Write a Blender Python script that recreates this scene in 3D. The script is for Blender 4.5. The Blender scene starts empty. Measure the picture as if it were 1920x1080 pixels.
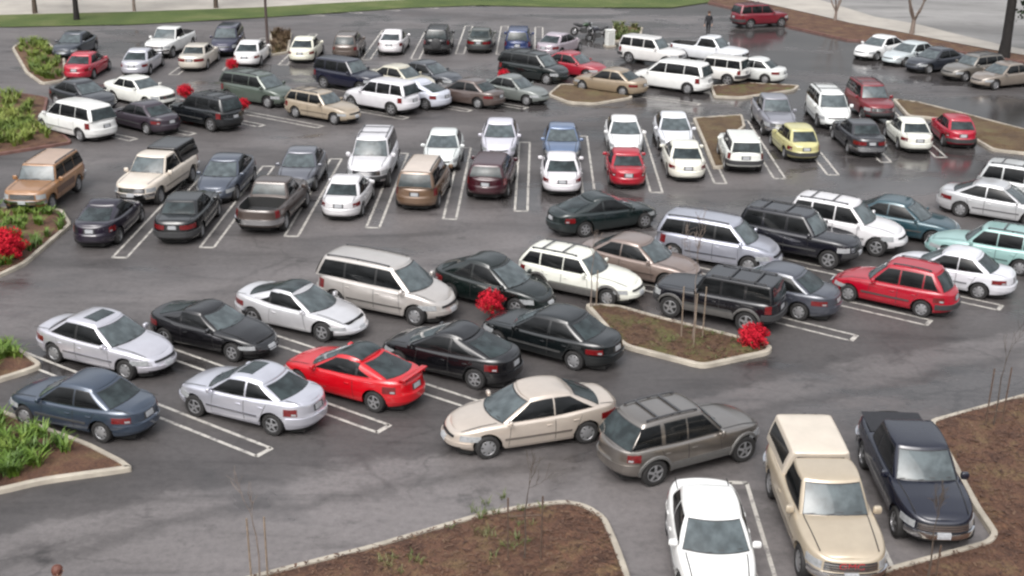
import bpy, bmesh, math, random
import numpy as np
from mathutils import Matrix, Vector
# ------------------------------------------------------------------ camera, sky, sun, exposure
scene = bpy.context.scene
CF, CPITCH, CROLL, CH = 2314.54, 0.372878, 0.0136446, 15.605     # focal length in px of a 1920 wide frame, pitch, roll, height
cam = bpy.data.cameras.new('camera'); cam_o = bpy.data.objects.new('camera', cam); scene.collection.objects.link(cam_o); scene.camera = cam_o
cam.sensor_width = 36; cam.lens = 36*CF/1920; cam.clip_start = .5; cam.clip_end = 6000
_c, _s = math.cos(CPITCH), math.sin(CPITCH)
_r, _u, _b = Vector((1, 0, 0)), Vector((0, _s, _c)), Vector((0, -_c, _s))
_r2 = _r*math.cos(CROLL)+_u*math.sin(CROLL); _u2 = _u*math.cos(CROLL)-_r*math.sin(CROLL)
cam_o.matrix_world = Matrix(((_r2.x, _u2.x, _b.x, 0), (_r2.y, _u2.y, _b.y, 0), (_r2.z, _u2.z, _b.z, CH), (0, 0, 0, 1)))
world = bpy.data.worlds.new("World"); scene.world = world; world.use_nodes = True
wn = world.node_tree; sky = wn.nodes.new('ShaderNodeTexSky'); sky.sky_type = 'NISHITA'; sky.sun_disc = False
SUN_EL, SUN_AZ = 52, 200
sky.sun_elevation = math.radians(SUN_EL); sky.sun_rotation = math.radians(SUN_AZ); sky.dust_density = 5; sky.air_density = 1.2
hs = wn.nodes.new('ShaderNodeHueSaturation'); hs.inputs['Saturation'].default_value = .22
wn.links.new(sky.outputs[0], hs.inputs['Color'])
# overcast: the cloud layer is brightest overhead and dimmer towards the horizon
tcw = wn.nodes.new('ShaderNodeTexCoord'); sep = wn.nodes.new('ShaderNodeSeparateXYZ'); mr = wn.nodes.new('ShaderNodeMapRange'); mu = wn.nodes.new('ShaderNodeMix'); mu.data_type = 'RGBA'; mu.blend_type = 'MULTIPLY'; mu.inputs[0].default_value = 1
wn.links.new(tcw.outputs['Generated'], sep.inputs[0]); wn.links.new(sep.outputs['Z'], mr.inputs['Value']); mr.interpolation_type = 'SMOOTHSTEP'; mr.inputs['From Min'].default_value = 0; mr.inputs['From Max'].default_value = .5; mr.inputs['To Min'].default_value = .18; mr.inputs['To Max'].default_value = 1.7
wn.links.new(hs.outputs[0], mu.inputs[6]); wn.links.new(mr.outputs[0], mu.inputs[7]); wn.links.new(mu.outputs[2], wn.nodes['Background'].inputs[0])
wn.nodes['Background'].inputs[1].default_value = .12
sl = bpy.data.lights.new('sun', 'SUN'); sl.energy = .8; sl.angle = math.radians(50); sl.color = (1, .97, .93)
sun = bpy.data.objects.new('sun', sl); scene.collection.objects.link(sun)
_az = math.radians(SUN_AZ); _el = math.radians(SUN_EL)
sun.rotation_euler = Vector((math.sin(_az)*math.cos(_el), math.cos(_az)*math.cos(_el), math.sin(_el))).to_track_quat('Z', 'Y').to_euler()
vs = scene.view_settings; vs.view_transform = 'Standard'; vs.look = 'None'; vs.gamma = 1; vs.exposure = 0.4
scene.cycles.filter_width = 2.4
scene.cycles.max_bounces = 6; scene.cycles.use_denoising = True
random.seed(4); rng = np.random.default_rng(7)
def at(px, py, z=0.0):
    """point of the ground (or of height z) seen at a pixel of the 1920 x 1080 photograph"""
    U, V = px-960, py-540; cr, sr = math.cos(CROLL), math.sin(CROLL)
    u = U*cr+V*sr; v = -U*sr+V*cr
    d = (u, CF*_c-v*_s, -(CF*_s+v*_c)); t = (z-CH)/d[2]
    return np.array([d[0]*t, d[1]*t])
# ------------------------------------------------------------------ vehicle shapes
def pinterp(pts, x, r=0.0):
    xs = [a for a, b in pts]; ys = [b for a, b in pts]
    if r == 0: return np.interp(x, xs, ys)
    o = np.linspace(-r, r, 7)
    return np.mean([np.interp(np.asarray(x)+d, xs, ys) for d in o], axis=0)

def grid_faces(nu, nv, off=0, flip=False, wrap=False):
    f = []
    for i in range(nu if wrap else nu-1):
        for j in range(nv-1):
            a = off+i*nv+j; b = off+((i+1) % nu)*nv+j
            f.append((a, a+1, b+1, b) if flip else (a, b, b+1, a+1))
    return f

class Car:
    D = dict(L=4.7, W=1.78, H=1.45, wb=2.7, r=.31, fo=.92, z0=.23, nf=3.6, nr=4.6, m=2.6, crown=.05,
        top=[(-2.35,.84),(-2.2,.92),(-1.5,.935),(-.6,.90),(.9,.875),(1.6,.83),(2.2,.72),(2.35,.65)],
        ins=[(0,.06),(.1,.03),(.3,.006),(.5,0),(.72,.012),(.88,.035),(.95,.055),(1,.10)],
        ief=[(0,.12),(.1,.04),(.2,.0),(.45,0),(.52,.03),(.75,.07),(.92,.13),(1,.24)],
        ier=[(0,.12),(.12,.03),(.22,0),(.5,0),(.56,.035),(.8,.055),(.94,.075),(1,.13)],
        xc=1.16, xh=.34, xrh=-.98, xb=-1.70, wbf=.785, wbr=.74, wrf=.585, wrr=.565, bowf=.24, bowh=.10, bowr=.16, bowrh=.06,
        rcrown=.065, rdrop=.07, bulge=.035, bulgef=.03, tumblebow=.04,
        win=[(('a',.09),-.33),(-.41,('r',.16))], doors=[(.90,.84,-.36,-.36),(-.38,-.38,None,None)],
        head='slant', tail='wide', bumper='body', grille='slot', rim='cap', mould=True, sun=False, rack=False, spoiler=False,
        bed=None, shell=None, plate_r=.72, plate_hi=False, tyre_w=.2, spare=False, cladding=False, step=False, blackroof=False, darkbump=False, band=False, wrap=False, darkroof=False)
    def __init__(s, lod=1, **k):
        s.__dict__.update(Car.D); s.__dict__.update(k); s.lod = lod
        s.l = s.L/2; s.xf = s.l-s.fo; s.xr = s.xf-s.wb; s.R = s.r+.065
        s.parts = []
        th = np.linspace(0, np.pi, 6000); c, q = np.cos(th), np.sin(th)
        n = np.where(c > 0, s.nf, s.nr)
        X = s.l*np.sign(c)*np.abs(c)**(2/n); Y = s.W/2*np.abs(q)**(2/s.m)
        # refill the middle of the side, where the curve runs fast
        P = np.c_[X, Y]; d = np.r_[0, np.cumsum(np.hypot(*np.diff(P, axis=0).T))]
        a = np.linspace(0, d[-1], 1600); s.A = d[-1]
        s.oa = a; s.ox = np.interp(a, d, X); s.oy = np.interp(a, d, Y)
        tx = np.gradient(s.ox, a); ty = np.gradient(s.oy, a); nl = np.hypot(tx, ty)
        s.nx, s.ny = ty/nl, -tx/nl
        if s.nx[0] < 0: s.nx, s.ny = -s.nx, -s.ny
    def a_of_x(s, x): return np.interp(-np.asarray(x, float), -s.ox, s.oa)
    def zsh(s, x): return pinterp(s.top, x, .10)
    def zlow(s, x):
        x = np.asarray(x, float)
        z = s.z0+.05*np.clip((np.abs(x)-s.l+.55)/.5, 0, 1)
        for xw in (s.xf, s.xr):
            dx = x-xw; q = s.R**2-dx**2
            z = np.where(q > 0, np.maximum(z, s.r+np.sqrt(np.maximum(q, 0))), z)
        return z
    def bp(s, a, z, off=0.0):
        a = np.asarray(a, float); z = np.asarray(z, float)
        x0 = np.interp(a, s.oa, s.ox); y0 = np.interp(a, s.oa, s.oy)
        nx = np.interp(a, s.oa, s.nx); ny = np.interp(a, s.oa, s.ny)
        zs = s.zsh(x0); t = np.clip((z-s.z0)/(zs-s.z0), 0, 1)
        i = pinterp(s.ins, t); e = np.where(x0 > 0, pinterp(s.ief, t), pinterp(s.ier, t))
        y = y0*(1-i/(s.W/2)); x = x0-np.sign(x0)*e*np.abs(x0/s.l)**4
        return np.stack([x+nx*off, y+ny*off, z], -1)
    def add(s, name, V, F, mat, parent=None, mi=None): s.parts.append((name, np.asarray(V, float).reshape(-1, 3), F, mat, parent, mi)); return len(s.parts)-1
    def topz(s, x, y):
        a = s.a_of_x(x); yl = s.bp(a, s.zsh(x))[..., 1]
        return s.zsh(x)+s.crown*np.minimum(1, yl/.5)*(1-np.clip(np.abs(y)/np.maximum(yl, .05), 0, 1)**2)
    # -------- greenhouse
    def gh(s, seg, e, v, off=0.0, side=1, G=None):
        G = G or s.__dict__
        e = np.asarray(e, float); v = np.asarray(v, float)
        xc, xh, xr, xb = G['xc'], G['xh'], G['xrh'], G['xb']
        def pos(e, v):
            bl = 4*v*(1-v)
            if seg == 'f':
                bx, by = xc-G['bowf']*e*e, e*G['wbf']; rx, ry = xh-G['bowh']*e*e, e*G['wrf']; ex, ey = G['bulgef'], 0
            elif seg == 'r':
                bx, by = xb+G['bowr']*e*e, e*G['wbr']; rx, ry = xr+G['bowrh']*e*e, e*G['wrr']; ex, ey = -G['bulgef'], 0
            else:
                bx = (xc-G['bowf'])*(1-e)+(xb+G['bowr'])*e; by = G['wbf']*(1-e)+G['wbr']*e+G['tumblebow']*4*e*(1-e)
                rx = (xh-G['bowh'])*(1-e)+(xr+G['bowrh'])*e; ry = G['wrf']*(1-e)+G['wrr']*e+G['tumblebow']*4*e*(1-e); ex, ey = 0, G['bulge']
            bz = s.topz(bx, by)-.015 if 'zb' not in G else np.full(np.shape(bx), G['zb'])
            rz = s.rz(rx, G)
            return np.stack([bx*(1-v)+rx*v+ex*bl, by*(1-v)+ry*v+ey*bl, bz*(1-v)+rz*v], -1)
        p = pos(e, v)
        if off:
            h = 1e-3
            n = np.cross(pos(e+h, v)-pos(e-h, v), pos(e, v+h)-pos(e, v-h)); n /= np.linalg.norm(n, axis=-1, keepdims=True)+1e-12
            ref = np.zeros_like(n)
            if seg == 'f': ref[..., 0] = 1
            elif seg == 'r': ref[..., 0] = -1
            else: ref[..., 1] = 1
            n *= np.sign((n*ref).sum(-1, keepdims=True)+1e-9)
            p = p+n*off
        return p*np.array([1, side, 1])
    def rz(s, x, G=None):
        G = G or s.__dict__
        m = (G['xh']+G['xrh'])/2; h = max((G['xh']-G['xrh'])/2, .2)
        return G['H']-G['rcrown']-G['rdrop']*(np.asarray(x)-m)**2/h**2
    CR = [(0,0),(.015,.016),(.05,.030),(.12,.040),(.3,.051),(.6,.055),(1,.055)]
    def roofz(s, x, y, G=None):
        G = G or s.__dict__
        t = 1-np.clip(np.abs(y)/G['wrf'], 0, 1)
        return s.rz(x, G)+pinterp(Car.CR, t)*G['rcrown']/.055
    def greenhouse(s, G=None):
        G = G or s.__dict__
        ef = np.linspace(-1, 1, 19); es = np.linspace(0, 1, 45)[1:-1]
        vs = np.array([0, .08, .2, .4, .6, .8, .92, 1.0])
        rows = []
        for v in vs:
            loop = np.concatenate([s.gh('f', ef, v+0*ef, G=G), s.gh('s', es, v+0*es, G=G), s.gh('r', -ef, v+0*ef, G=G)*[1, 1, 1], (s.gh('s', es, v+0*es, G=G)*[1, -1, 1])[::-1]])
            # loop: front right->left, left side to rear, rear left->right, right side to front
            for _ in range(3):
                loop2 = (np.roll(loop, 1, 0)+np.roll(loop, -1, 0)+2*loop)/4
                loop = loop2
            rows.append(loop)
        top = rows[-1]; mid0, mid1 = G['xrh']+G['wrr']*.8, G['xh']-G['wrf']*.8
        if mid0 > mid1: mid0 = mid1 = (mid0+mid1)/2
        sp = top.copy(); sp[:, 0] = np.clip(top[:, 0], mid0, mid1); sp[:, 1] = 0; sp[:, 2] = s.rz(sp[:, 0], G)
        for t, dz in Car.CR[1:]:
            q = top+(sp-top)*t; q[:, 2] = s.rz(q[:, 0], G)+dz*G['rcrown']/.055-(s.rz(top[:, 0], G)-top[:, 2])*(1-t); rows.append(q)
        A = np.stack(rows, 1)  # loop x level
        return A.reshape(-1, 3), grid_faces(A.shape[0], A.shape[1], 0, False, True)
    def pillow(s, fn, us, vs, off, base=0.0):
        """grid patch fn(u,v,off) with a skirt going back to the surface"""
        U, V = np.meshgrid(us, vs, indexing='ij')
        O = np.full(U.shape, off); U2 = np.pad(U, 1, 'edge'); V2 = np.pad(V, 1, 'edge'); O2 = np.pad(O, 1, constant_values=base)
        P = fn(U2, V2, O2); return P.reshape(-1, 3), grid_faces(P.shape[0], P.shape[1])
    def gpatch(s, name, seg, xe0, xe1, v0, v1, off, mat, side=1, nu=9, nv=6, G=None, parent=None, grow=0.0):
        """glass patch; xe = e value fn for front/rear, or x-spec for sides"""
        GG = G or s.__dict__
        vs = np.linspace(v0, v1, nv); ts = np.linspace(0, 1, nu)
        T, V = np.meshgrid(ts, vs, indexing='ij')
        if seg == 's':
            xcs, xhs = GG['xc']-GG['bowf'], GG['xh']-GG['bowh']; xbs, xrs = GG['xb']+GG['bowr'], GG['xrh']+GG['bowrh']
            lo = xcs*(1-V)+xhs*V; hi = xbs*(1-V)+xrs*V
            def ev(sp):
                if isinstance(sp, tuple): x = lo-sp[1] if sp[0] == 'a' else hi+sp[1]
                else: x = sp+0*V
                return x
            X = ev(xe0)*(1-T)+ev(xe1)*T; X = X+grow*(1-2*T)
            E = (X-lo)/(hi-lo)
        else:
            E = xe0*(1-T)+xe1*T; E = E*(1+grow)
        E2, V2 = np.pad(E, 1, 'edge'), np.pad(V, 1, 'edge'); O = np.pad(np.full(E.shape, off), 1, constant_values=0.0)
        P = s.gh(seg, E2, V2, 1.0, 1, G)-s.gh(seg, E2, V2, 0, 1, G)
        P = s.gh(seg, E2, V2, 0, 1, G)+P*O[..., None]
        P = P*np.array([1, side, 1])
        return s.add(name, P, grid_faces(P.shape[0], P.shape[1]), mat, parent)
    def bpatch(s, name, a0, a1, z0, z1, off, mat, side=1, nu=8, nv=4, parent=None, both=False, x4=None, base=0.0):
        """patch on the lower body: a = arc length from nose (negative = right side when both)"""
        ts = np.linspace(0, 1, nu); vs = np.linspace(0, 1, nv); T, V = np.meshgrid(ts, vs, indexing='ij')
        if x4 is not None:   # (x bottom front, x top front, x bottom rear, x top rear)
            X = (x4[0]*(1-V)+x4[1]*V)*(1-T)+(x4[2]*(1-V)+x4[3]*V)*T; A = s.a_of_x(X)
        else: A = a0*(1-T)+a1*T
        z0 = np.asarray(z0, float); z1 = np.asarray(z1, float)
        if z0.ndim: z0 = z0[:, None]
        if z1.ndim: z1 = z1[:, None]
        Z = z0*(1-V)+z1*V
        A2, Z2 = np.pad(A, 1, 'edge'), np.pad(Z, 1, 'edge'); O = np.pad(np.full(A.shape, off), 1, constant_values=base)
        sg = np.sign(A2); sg[sg == 0] = 1
        def f(A_, Z_, O_):
            mir = np.minimum(np.abs(A_), 2*s.A-np.abs(A_)); sgn = np.where(np.abs(A_) > s.A, -1, 1)*np.where(A_ < 0, -1, 1)
            p = s.bp(mir, Z_, O_); p[..., 1] *= sgn; return p
        P = f(A2, Z2, O)*np.array([1, side, 1])
        return s.add(name, P, grid_faces(P.shape[0], P.shape[1]), mat, parent)
    def box(s, name, c, d, mat, parent=None, bev=.0, rot=0.0):
        c = np.array(c, float); d = np.array(d, float)/2
        V = []; 
        if bev <= 0:
            V = np.array([[x, y, z] for x in (-1, 1) for y in (-1, 1) for z in (-1, 1)])*d
            F = [(0,1,3,2),(4,6,7,5),(0,4,5,1),(2,3,7,6),(0,2,6,4),(1,5,7,3)]
        else:  # rounded block: four-ring loft along z
            ang = np.linspace(0, 2*np.pi, 17)[:-1]; q = []
            for zz, k in ((-1, .7), (-.7, .93), (0, 1), (.7, .93), (1, .7)):
                for a in ang: q.append((np.sign(np.cos(a))*abs(np.cos(a))**.5*d[0]*k, np.sign(np.sin(a))*abs(np.sin(a))**.5*d[1]*k, zz*d[2]))
            V = np.array(q); n = 16
            F = [(k*n+i, k*n+(i+1) % n, (k+1)*n+(i+1) % n, (k+1)*n+i) for k in range(4) for i in range(n)]
            F += [tuple(range(n))[::-1], tuple(range(4*n, 5*n))]
        cz, sz = np.cos(rot), np.sin(rot)
        V = np.c_[V[:, 0]*cz-V[:, 1]*sz, V[:, 0]*sz+V[:, 1]*cz, V[:, 2]]+c
        return s.add(name, V, F, mat, parent)
    def wheel(s, x, side):
        r, w = s.r, s.tyre_w; yo = s.W/2-.045
        n = 28; ang = np.linspace(0, 2*np.pi, n+1)[:-1]
        prof = [(.64*r, -.0), (.70*r, .012), (.86*r, .016), (.95*r, .004), (r, -.03), (r, -w+.03), (.95*r, -w), (.64*r, -w)]
        def lathe(prof):
            V = [(x+R_*np.cos(a), (yo+y)*side, r+R_*np.sin(a)) for a in ang for R_, y in prof]
            return V, grid_faces(n, len(prof), 0, side < 0, True)
        V, F = lathe(prof)
        w_ = s.add('wheel', V, F, 'rubber')
        rr = .66*r
        if s.rim == 'cap':
            prof = [(rr, -.01), (rr*.93, .004), (rr*.88, -.012), (rr*.6, .006), (rr*.3, .016), (.001, .018)]
            V, F = lathe(prof); mi = [(1 if (k % 5 == 2 and (k//5) % 4 == 0) else 0) for k in range(len(F))]
            s.add('rim', V, F, 'rim', w_, mi)
        else:
            prof = [(rr, -.008), (rr*.90, .004), (rr*.86, -.03), (rr*.3, -.05), (.001, -.05)]
            V, F = lathe(prof); mi = [1 if k % 4 >= 2 else 0 for k in range(len(F))]
            V = list(V); ns = 5 if s.rim == 'five' else 6
            for k in range(ns):
                a = 2*np.pi*k/ns+.3; ca, sa = np.cos(a), np.sin(a); b = len(V)
                for rad, hw, y in ((.02, rr*.20, .006), (rr*.5, rr*.15, .004), (rr*.92, rr*.16, -.004)):
                    for sgn in (-1, 1):
                        V.append((x+rad*ca-sgn*hw*sa, (yo+y)*side, r+rad*sa+sgn*hw*ca))
                for q in (0, 2):
                    f = (b+q, b+q+1, b+q+3, b+q+2); F.append(f if side < 0 else f[::-1]); mi.append(0)
            s.add('rim', V, F, 'rim', w_, mi)
    def build(s):
        l, W = s.l, s.W
        # stations along the half outline
        ex = []
        for xw in (s.xf, s.xr):
            for k in (1.002, .998, .985, .96, .92, .85, .75, .6, .4, .2, 0): ex += [xw+s.R*k, xw-s.R*k]
        a = np.r_[np.arange(0, s.A, .075), s.A, s.a_of_x(np.array([e for e in ex if abs(e) < l*.97]))]
        if s.bed: a = np.r_[a, s.a_of_x(np.array([s.bed[0]-.005, s.bed[0]+.005, s.bed[1]-.005, s.bed[1]+.005]))]
        a = np.sort(a); keep = [0]
        for i in range(1, len(a)):
            if a[i]-a[keep[-1]] > .003: keep.append(i)
        a = a[keep]; a[-1] = s.A
        x0 = np.interp(a, s.oa, s.ox)
        lv = np.array([0, .05, .12, .22, .34, .46, .52, .58, .68, .78, .86, .92, .96, .985, 1])
        zl, zs = s.zlow(x0), s.zsh(x0)
        Z = zl[:, None]+lv[None]*(zs-zl)[:, None]
        side = s.bp(np.repeat(a[:, None], len(lv), 1), Z)             # n x lv x 3
        lip = side[:, :1].copy(); lip[..., 1] = np.maximum(lip[..., 1]-.07, 0); lip[..., 0] *= .985; lip[..., 2] += .012
        side = np.concatenate([lip, side], 1)
        n, nl = side.shape[:2]
        V = [side.reshape(-1, 3)]; F = grid_faces(n, nl, 0, True)
        mir = side*[1, -1, 1]; V.append(mir.reshape(-1, 3)); F += grid_faces(n, nl, n*nl)
        # top cap
        ed = side[:, -1]; off = 2*n*nl
        if s.bed: lat = np.array([1, .97, .955, .95, .88, .875, .8, .5, .2, 0])
        else: lat = np.array([1, .97, .92, .85, .7, .5, .25, 0])
        lat = np.r_[lat, -lat[-2::-1]]
        cap = []
        for i in range(n):
            yl = ed[i, 1]; cr = s.crown*min(1, yl/.5); x = ed[i, 0]
            for t in lat:
                z = ed[i, 2]+cr*(1-t*t)
                if s.bed and s.bed[0] < x < s.bed[1]: z = ed[i, 2]+.01 if abs(t) > .9 else s.bed[2]
                cap.append((x, yl*t, z))
        V.append(np.array(cap)); m = len(lat)
        nf0 = len(F); F += grid_faces(n, m, off, True)
        nb = sum(len(v) for v in V)
        gv, gf = s.greenhouse(); V.append(gv); F += [tuple(i+nb for i in f) for f in gf]
        mi = [0]*len(F)
        if s.bed:
            AV = np.concatenate(V)
            for k in range(nf0, nf0+(n-1)*(m-1)):
                if AV[list(F[k]), 2].min() < s.bed[2]+.05 and s.bed[0]-.02 < AV[list(F[k]), 0].mean() < s.bed[1]+.02: mi[k] = 1
        s.add('body', np.concatenate(V), F, 'paint', None, mi)
        # underbody
        ub = []
        for xx, k in ((-l+.22, .75), (-l+.5, 1), (l-.5, 1), (l-.25, .7)):
            for y in (-1, 1):
                for z in (max(.12, s.z0-.11), s.r+.30): ub.append((xx, y*(W/2-.27)*k, z))
        F = []
        for k in range(3):
            b = 4*k; F += [(b, b+4, b+5, b+1), (b+2, b+3, b+7, b+6), (b, b+2, b+6, b+4), (b+1, b+5, b+7, b+3)]
        F += [(0, 1, 3, 2), (12, 14, 15, 13)]
        s.add('underbody', ub, F, 'dark')
        for x in (s.xf, s.xr):
            for sd in (1, -1): s.wheel(x, sd)
        # glass
        v0, v1 = .07, .92
        m = .06/s.wbf
        s.gpatch('windshield_seal', 'f', -(1-m), 1-m, v0-.03, v1+.035, .004, 'trim', nu=15, nv=8, grow=.02)
        s.gpatch('windshield', 'f', -(1-m), 1-m, v0, v1, .009, 'glassf', nu=15, nv=8)
        s.gpatch('rear_window_seal', 'r', -(1-m*(.0 if s.wrap else 1.4)), 1-m*(.0 if s.wrap else 1.4), (v0 if not s.bed else .2)-.03, v1-.0, .004, 'trim', nu=13, nv=8, grow=.02)
        s.gpatch('rear_window', 'r', -(1-m*(.2 if s.wrap else 1.4)), 1-m*(.2 if s.wrap else 1.4), (v0 if not s.bed else .2), v1-.03, .009, 'glassr', nu=13, nv=8)
        for sd in (1, -1):
            if s.band: s.gpatch('side_window_trim', 's', s.win[0][0], s.win[-1][1], v0+.0, v1-.01, .004, 'trim', sd, 15, 7, grow=.022)
            for x0_, x1_ in s.win:
                t = None if s.band else s.gpatch('side_window_trim', 's', x0_, x1_, v0+.0, v1-.01, .004, 'trim', sd, 9, 7, grow=.022)
                s.gpatch('side_window', 's', x0_, x1_, v0+.035, v1-.045, .008, 'glasss', sd, 9, 7)
        # doors
        if s.lod:
            for sd in (1, -1):
                for k, (bf, tf, br, tr) in enumerate(s.doors):
                    if br is None: br, tr = s.xr+s.R+.05, s.xr+.16
                    zt = float(s.zsh((tf+tr)/2))-.075; zb = s.z0+.06
                    s.bpatch('door_seam', 0, 0, zb-.012, zt+.0, .002, 'seam', sd, 9, 8, x4=(bf+.013, tf+.013, br-.013, tr-.013))
                    d = s.bpatch('door', 0, 0, zb, zt, .006, 'paint', sd, 9, 8, x4=(bf, tf, br, tr))
                    hx = tr+.16 if tr > -2 else tr+.1; hz = zt-.10
                    p = s.bp(s.a_of_x(hx), hz, .018)
                    s.box('handle', (p[0], p[1]*sd, p[2]), (.16, .03, .035), 'handle', d, .01)
            if s.mould:
                for sd in (1, -1):
                    s.bpatch('side_moulding', 0, 0, .48+(s.z0-.23), (.54 if s.mould != 'wide' else .74)+(s.z0-.23), .018, 'mould', sd, 16, 3, x4=(s.xf-s.R-.06, s.xf-s.R-.06, s.xr+s.R+.06, s.xr+s.R+.06))
        if s.cladding:
            for sd in (1, -1):
                s.bpatch('side_cladding', 0, 0, s.z0+.01, s.z0+.26, .014, 'clad', sd, 16, 4, x4=(s.xf-s.R-.03, s.xf-s.R-.03, s.xr+s.R+.03, s.xr+s.R+.03))
            for sd in (1, -1):
                for xw in (s.xf, s.xr):
                    th = np.linspace(-.15, np.pi+.15, 15); V = []
                    for t_ in th:
                        for rad, o in ((s.R-.004, .03), (s.R+.055, .035), (s.R+.075, .0)):
                            xx = xw+rad*np.cos(t_); zz = max(s.r+rad*np.sin(t_), s.z0+.0)
                            p = s.bp(s.a_of_x(xx), zz, o); V.append((p[0], p[1]*sd, p[2]))
                    s.add('wheel_arch_flare', V, grid_faces(15, 3, 0, sd > 0), 'clad')
        # nose
        zn = float(s.zsh(l)); zf0 = s.z0
        hn = zn-zf0
        aw = float(np.interp(s.W/2*.90, s.oy[:800], s.oa[:800])); alim = float(s.a_of_x(s.xf+s.R+.035))       # arc length where the outline has turned the corner
        if s.head == 'slant': hz0, hz1, ha0, ha1 = zf0+hn*.60, zf0+hn*.93, aw*.52, aw*.98
        elif s.head == 'round': hz0, hz1, ha0, ha1 = zf0+hn*.58, zf0+hn*.95, aw*.60, aw*1.0
        else: hz0, hz1, ha0, ha1 = zf0+hn*.56, zf0+hn*.86, aw*.58, aw*1.02
        for sd in (1, -1): s.bpatch('headlight', ha0, ha1, hz0, hz1, .012, 'lamp', sd, 9, 5)
        gz0, gz1 = zf0+hn*.60, zf0+hn*.84
        gw = ha0-.05
        if s.grille == 'none': pass
        elif s.grille == 'chrome':
            g = s.bpatch('grille', -gw, gw, hz0-.01, hz1+.01, .012, 'trim', 1, 11, 4)
            for k in range(3):
                z = hz0+(hz1-hz0)*(k+.5)/3; s.bpatch('grille_bar', -gw, gw, z-.012, z+.012, .03, 'chrome', 1, 11, 3, parent=g)
        else:
            if s.grille == 'slot': gz0, gw = zf0+hn*.70, gw*.75
            s.bpatch('grille', -gw, gw, gz0, gz1, .010, 'trim', 1, 11, 4)
        s.bpatch('air_intake', -aw*.55, aw*.55, zf0+.05, zf0+hn*.22, .008, 'trim', 1, 9, 3)
        bz0, bz1 = zf0+hn*.24, zf0+hn*.50
        bm = {'body': 'paint', 'dark': 'bump', 'chrome': 'chrome'}[s.bumper]
        bo = .02 if s.bumper == 'body' else .055
        s.bpatch('bumper', -alim, alim, bz0, bz1, bo, bm, 1, 31, 5)
        s.bpatch('licence_plate', -.15, .15, bz0+.02, bz0+.16, bo+.012, 'plate', 1, 5, 3) if s.lod else 0
        # tail
        zt = float(s.zsh(-l)); ht = zt-s.z0; A = s.A
        ar = float(np.interp(s.W/2*.90, s.oy[::-1][:800], (s.A-s.oa[::-1])[:800]))
        if s.tail == 'wide': tz0, tz1, t0, t1 = s.z0+ht*.62, s.z0+ht*.86, ar*.58, ar*1.06
        elif s.tail == 'vert': tz0, tz1, t0, t1 = s.z0+ht*.56, s.z0+ht*.95, ar*.82, ar*1.06
        elif s.tail == 'block': tz0, tz1, t0, t1 = s.z0+ht*.60, s.z0+ht*.88, ar*.70, ar*1.06
        else: tz0, tz1, t0, t1 = s.z0+ht*.62, s.z0+ht*.86, ar*.30, ar*1.05
        for sd in (1, -1):
            t = s.bpatch('taillight', A-t1, A-t0, tz0, tz1, .012, 'tail', sd, 9, 5)
            if s.lod and s.tail in ('wide', 'block'): s.bpatch('reverse_light', A-t0-.16, A-t0-.03, tz0+.02, tz0+.07, .016, 'lamp', sd, 4, 3, parent=t)
        if s.tail == 'wide': s.bpatch('trunk_seam', A-t0*.98, A+t0*.98, tz0-.02, tz0-.005, .003, 'seam', 1, 11, 3)
        rz0, rz1 = s.z0+ht*.22, s.z0+ht*.50
        arl = A-float(s.a_of_x(s.xr-s.R-.035))
        s.bpatch('bumper', A-arl, A+arl, rz0, rz1, bo, bm, 1, 31, 5)
        pz = s.z0+ht*(.66 if s.plate_hi is False else s.plate_hi)
        s.bpatch('plate_recess', A-.21, A+.21, pz-.03, pz+.14, .006, 'trimp', 1, 7, 4)
        s.bpatch('licence_plate', A-.15, A+.15, pz-.01, pz+.125, .014, 'plate', 1, 5, 3)
        # trunk / hood cut lines on top surface
        if s.lod:
            def strip(name, pts, w=.012, mat='seam'):
                P = np.array(pts, float); d = np.gradient(P[:, :2], axis=0); d /= np.linalg.norm(d, axis=1, keepdims=True)+1e-9
                nrm = np.c_[-d[:, 1], d[:, 0]]; V = []
                for p, q in zip(P, nrm):
                    for k in (-w, w):
                        x, y = p[0]+q[0]*k, p[1]+q[1]*k; V.append((x, y, float(s.topz(x, y))+.004))
                s.add(name, V, grid_faces(len(P), 2, 0, True), mat)
            hw = .66*W/1.78
            for sd in (1, -1):
                xs = np.linspace(min(s.xc-.12, l-.5), l-.30, 12); strip('hood_seam', [(x, sd*(hw-.10*np.clip((x-s.xc)/(l-s.xc), 0, 1)), 0) for x in xs])
            if s.xb > -l+.45 and not s.bed:
                for sd in (1, -1):
                    xs = np.linspace(s.xb+.1, -l+.2, 8); strip('trunk_seam', [(x, sd*hw*.93, 0) for x in xs])
            for sd in (.30, -.25):   # wipers
                p = s.gh('f', np.array([sd-.45/s.wbf, sd+.35/s.wbf]).clip(-.9, .9), np.array([.06, .14]), .02)
                d = np.array([0, 0, .012]); V = np.concatenate([p, p+d, p+[.015, 0, 0]])
                s.add('wiper', V, [(0, 1, 3, 2), (0, 4, 5, 1), (2, 3, 5, 4)], 'trim')
        # mirrors
        for sd in (1, -1):
            mx = s.xc-s.bowf-.16; mz = float(s.zsh(mx))+.06
            s.box('mirror', (mx, sd*(W/2+.025), mz), (.11, .20, .13) if s.H < 1.6 else (.12, .20, .17), 'mirror', None, .02)
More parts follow.
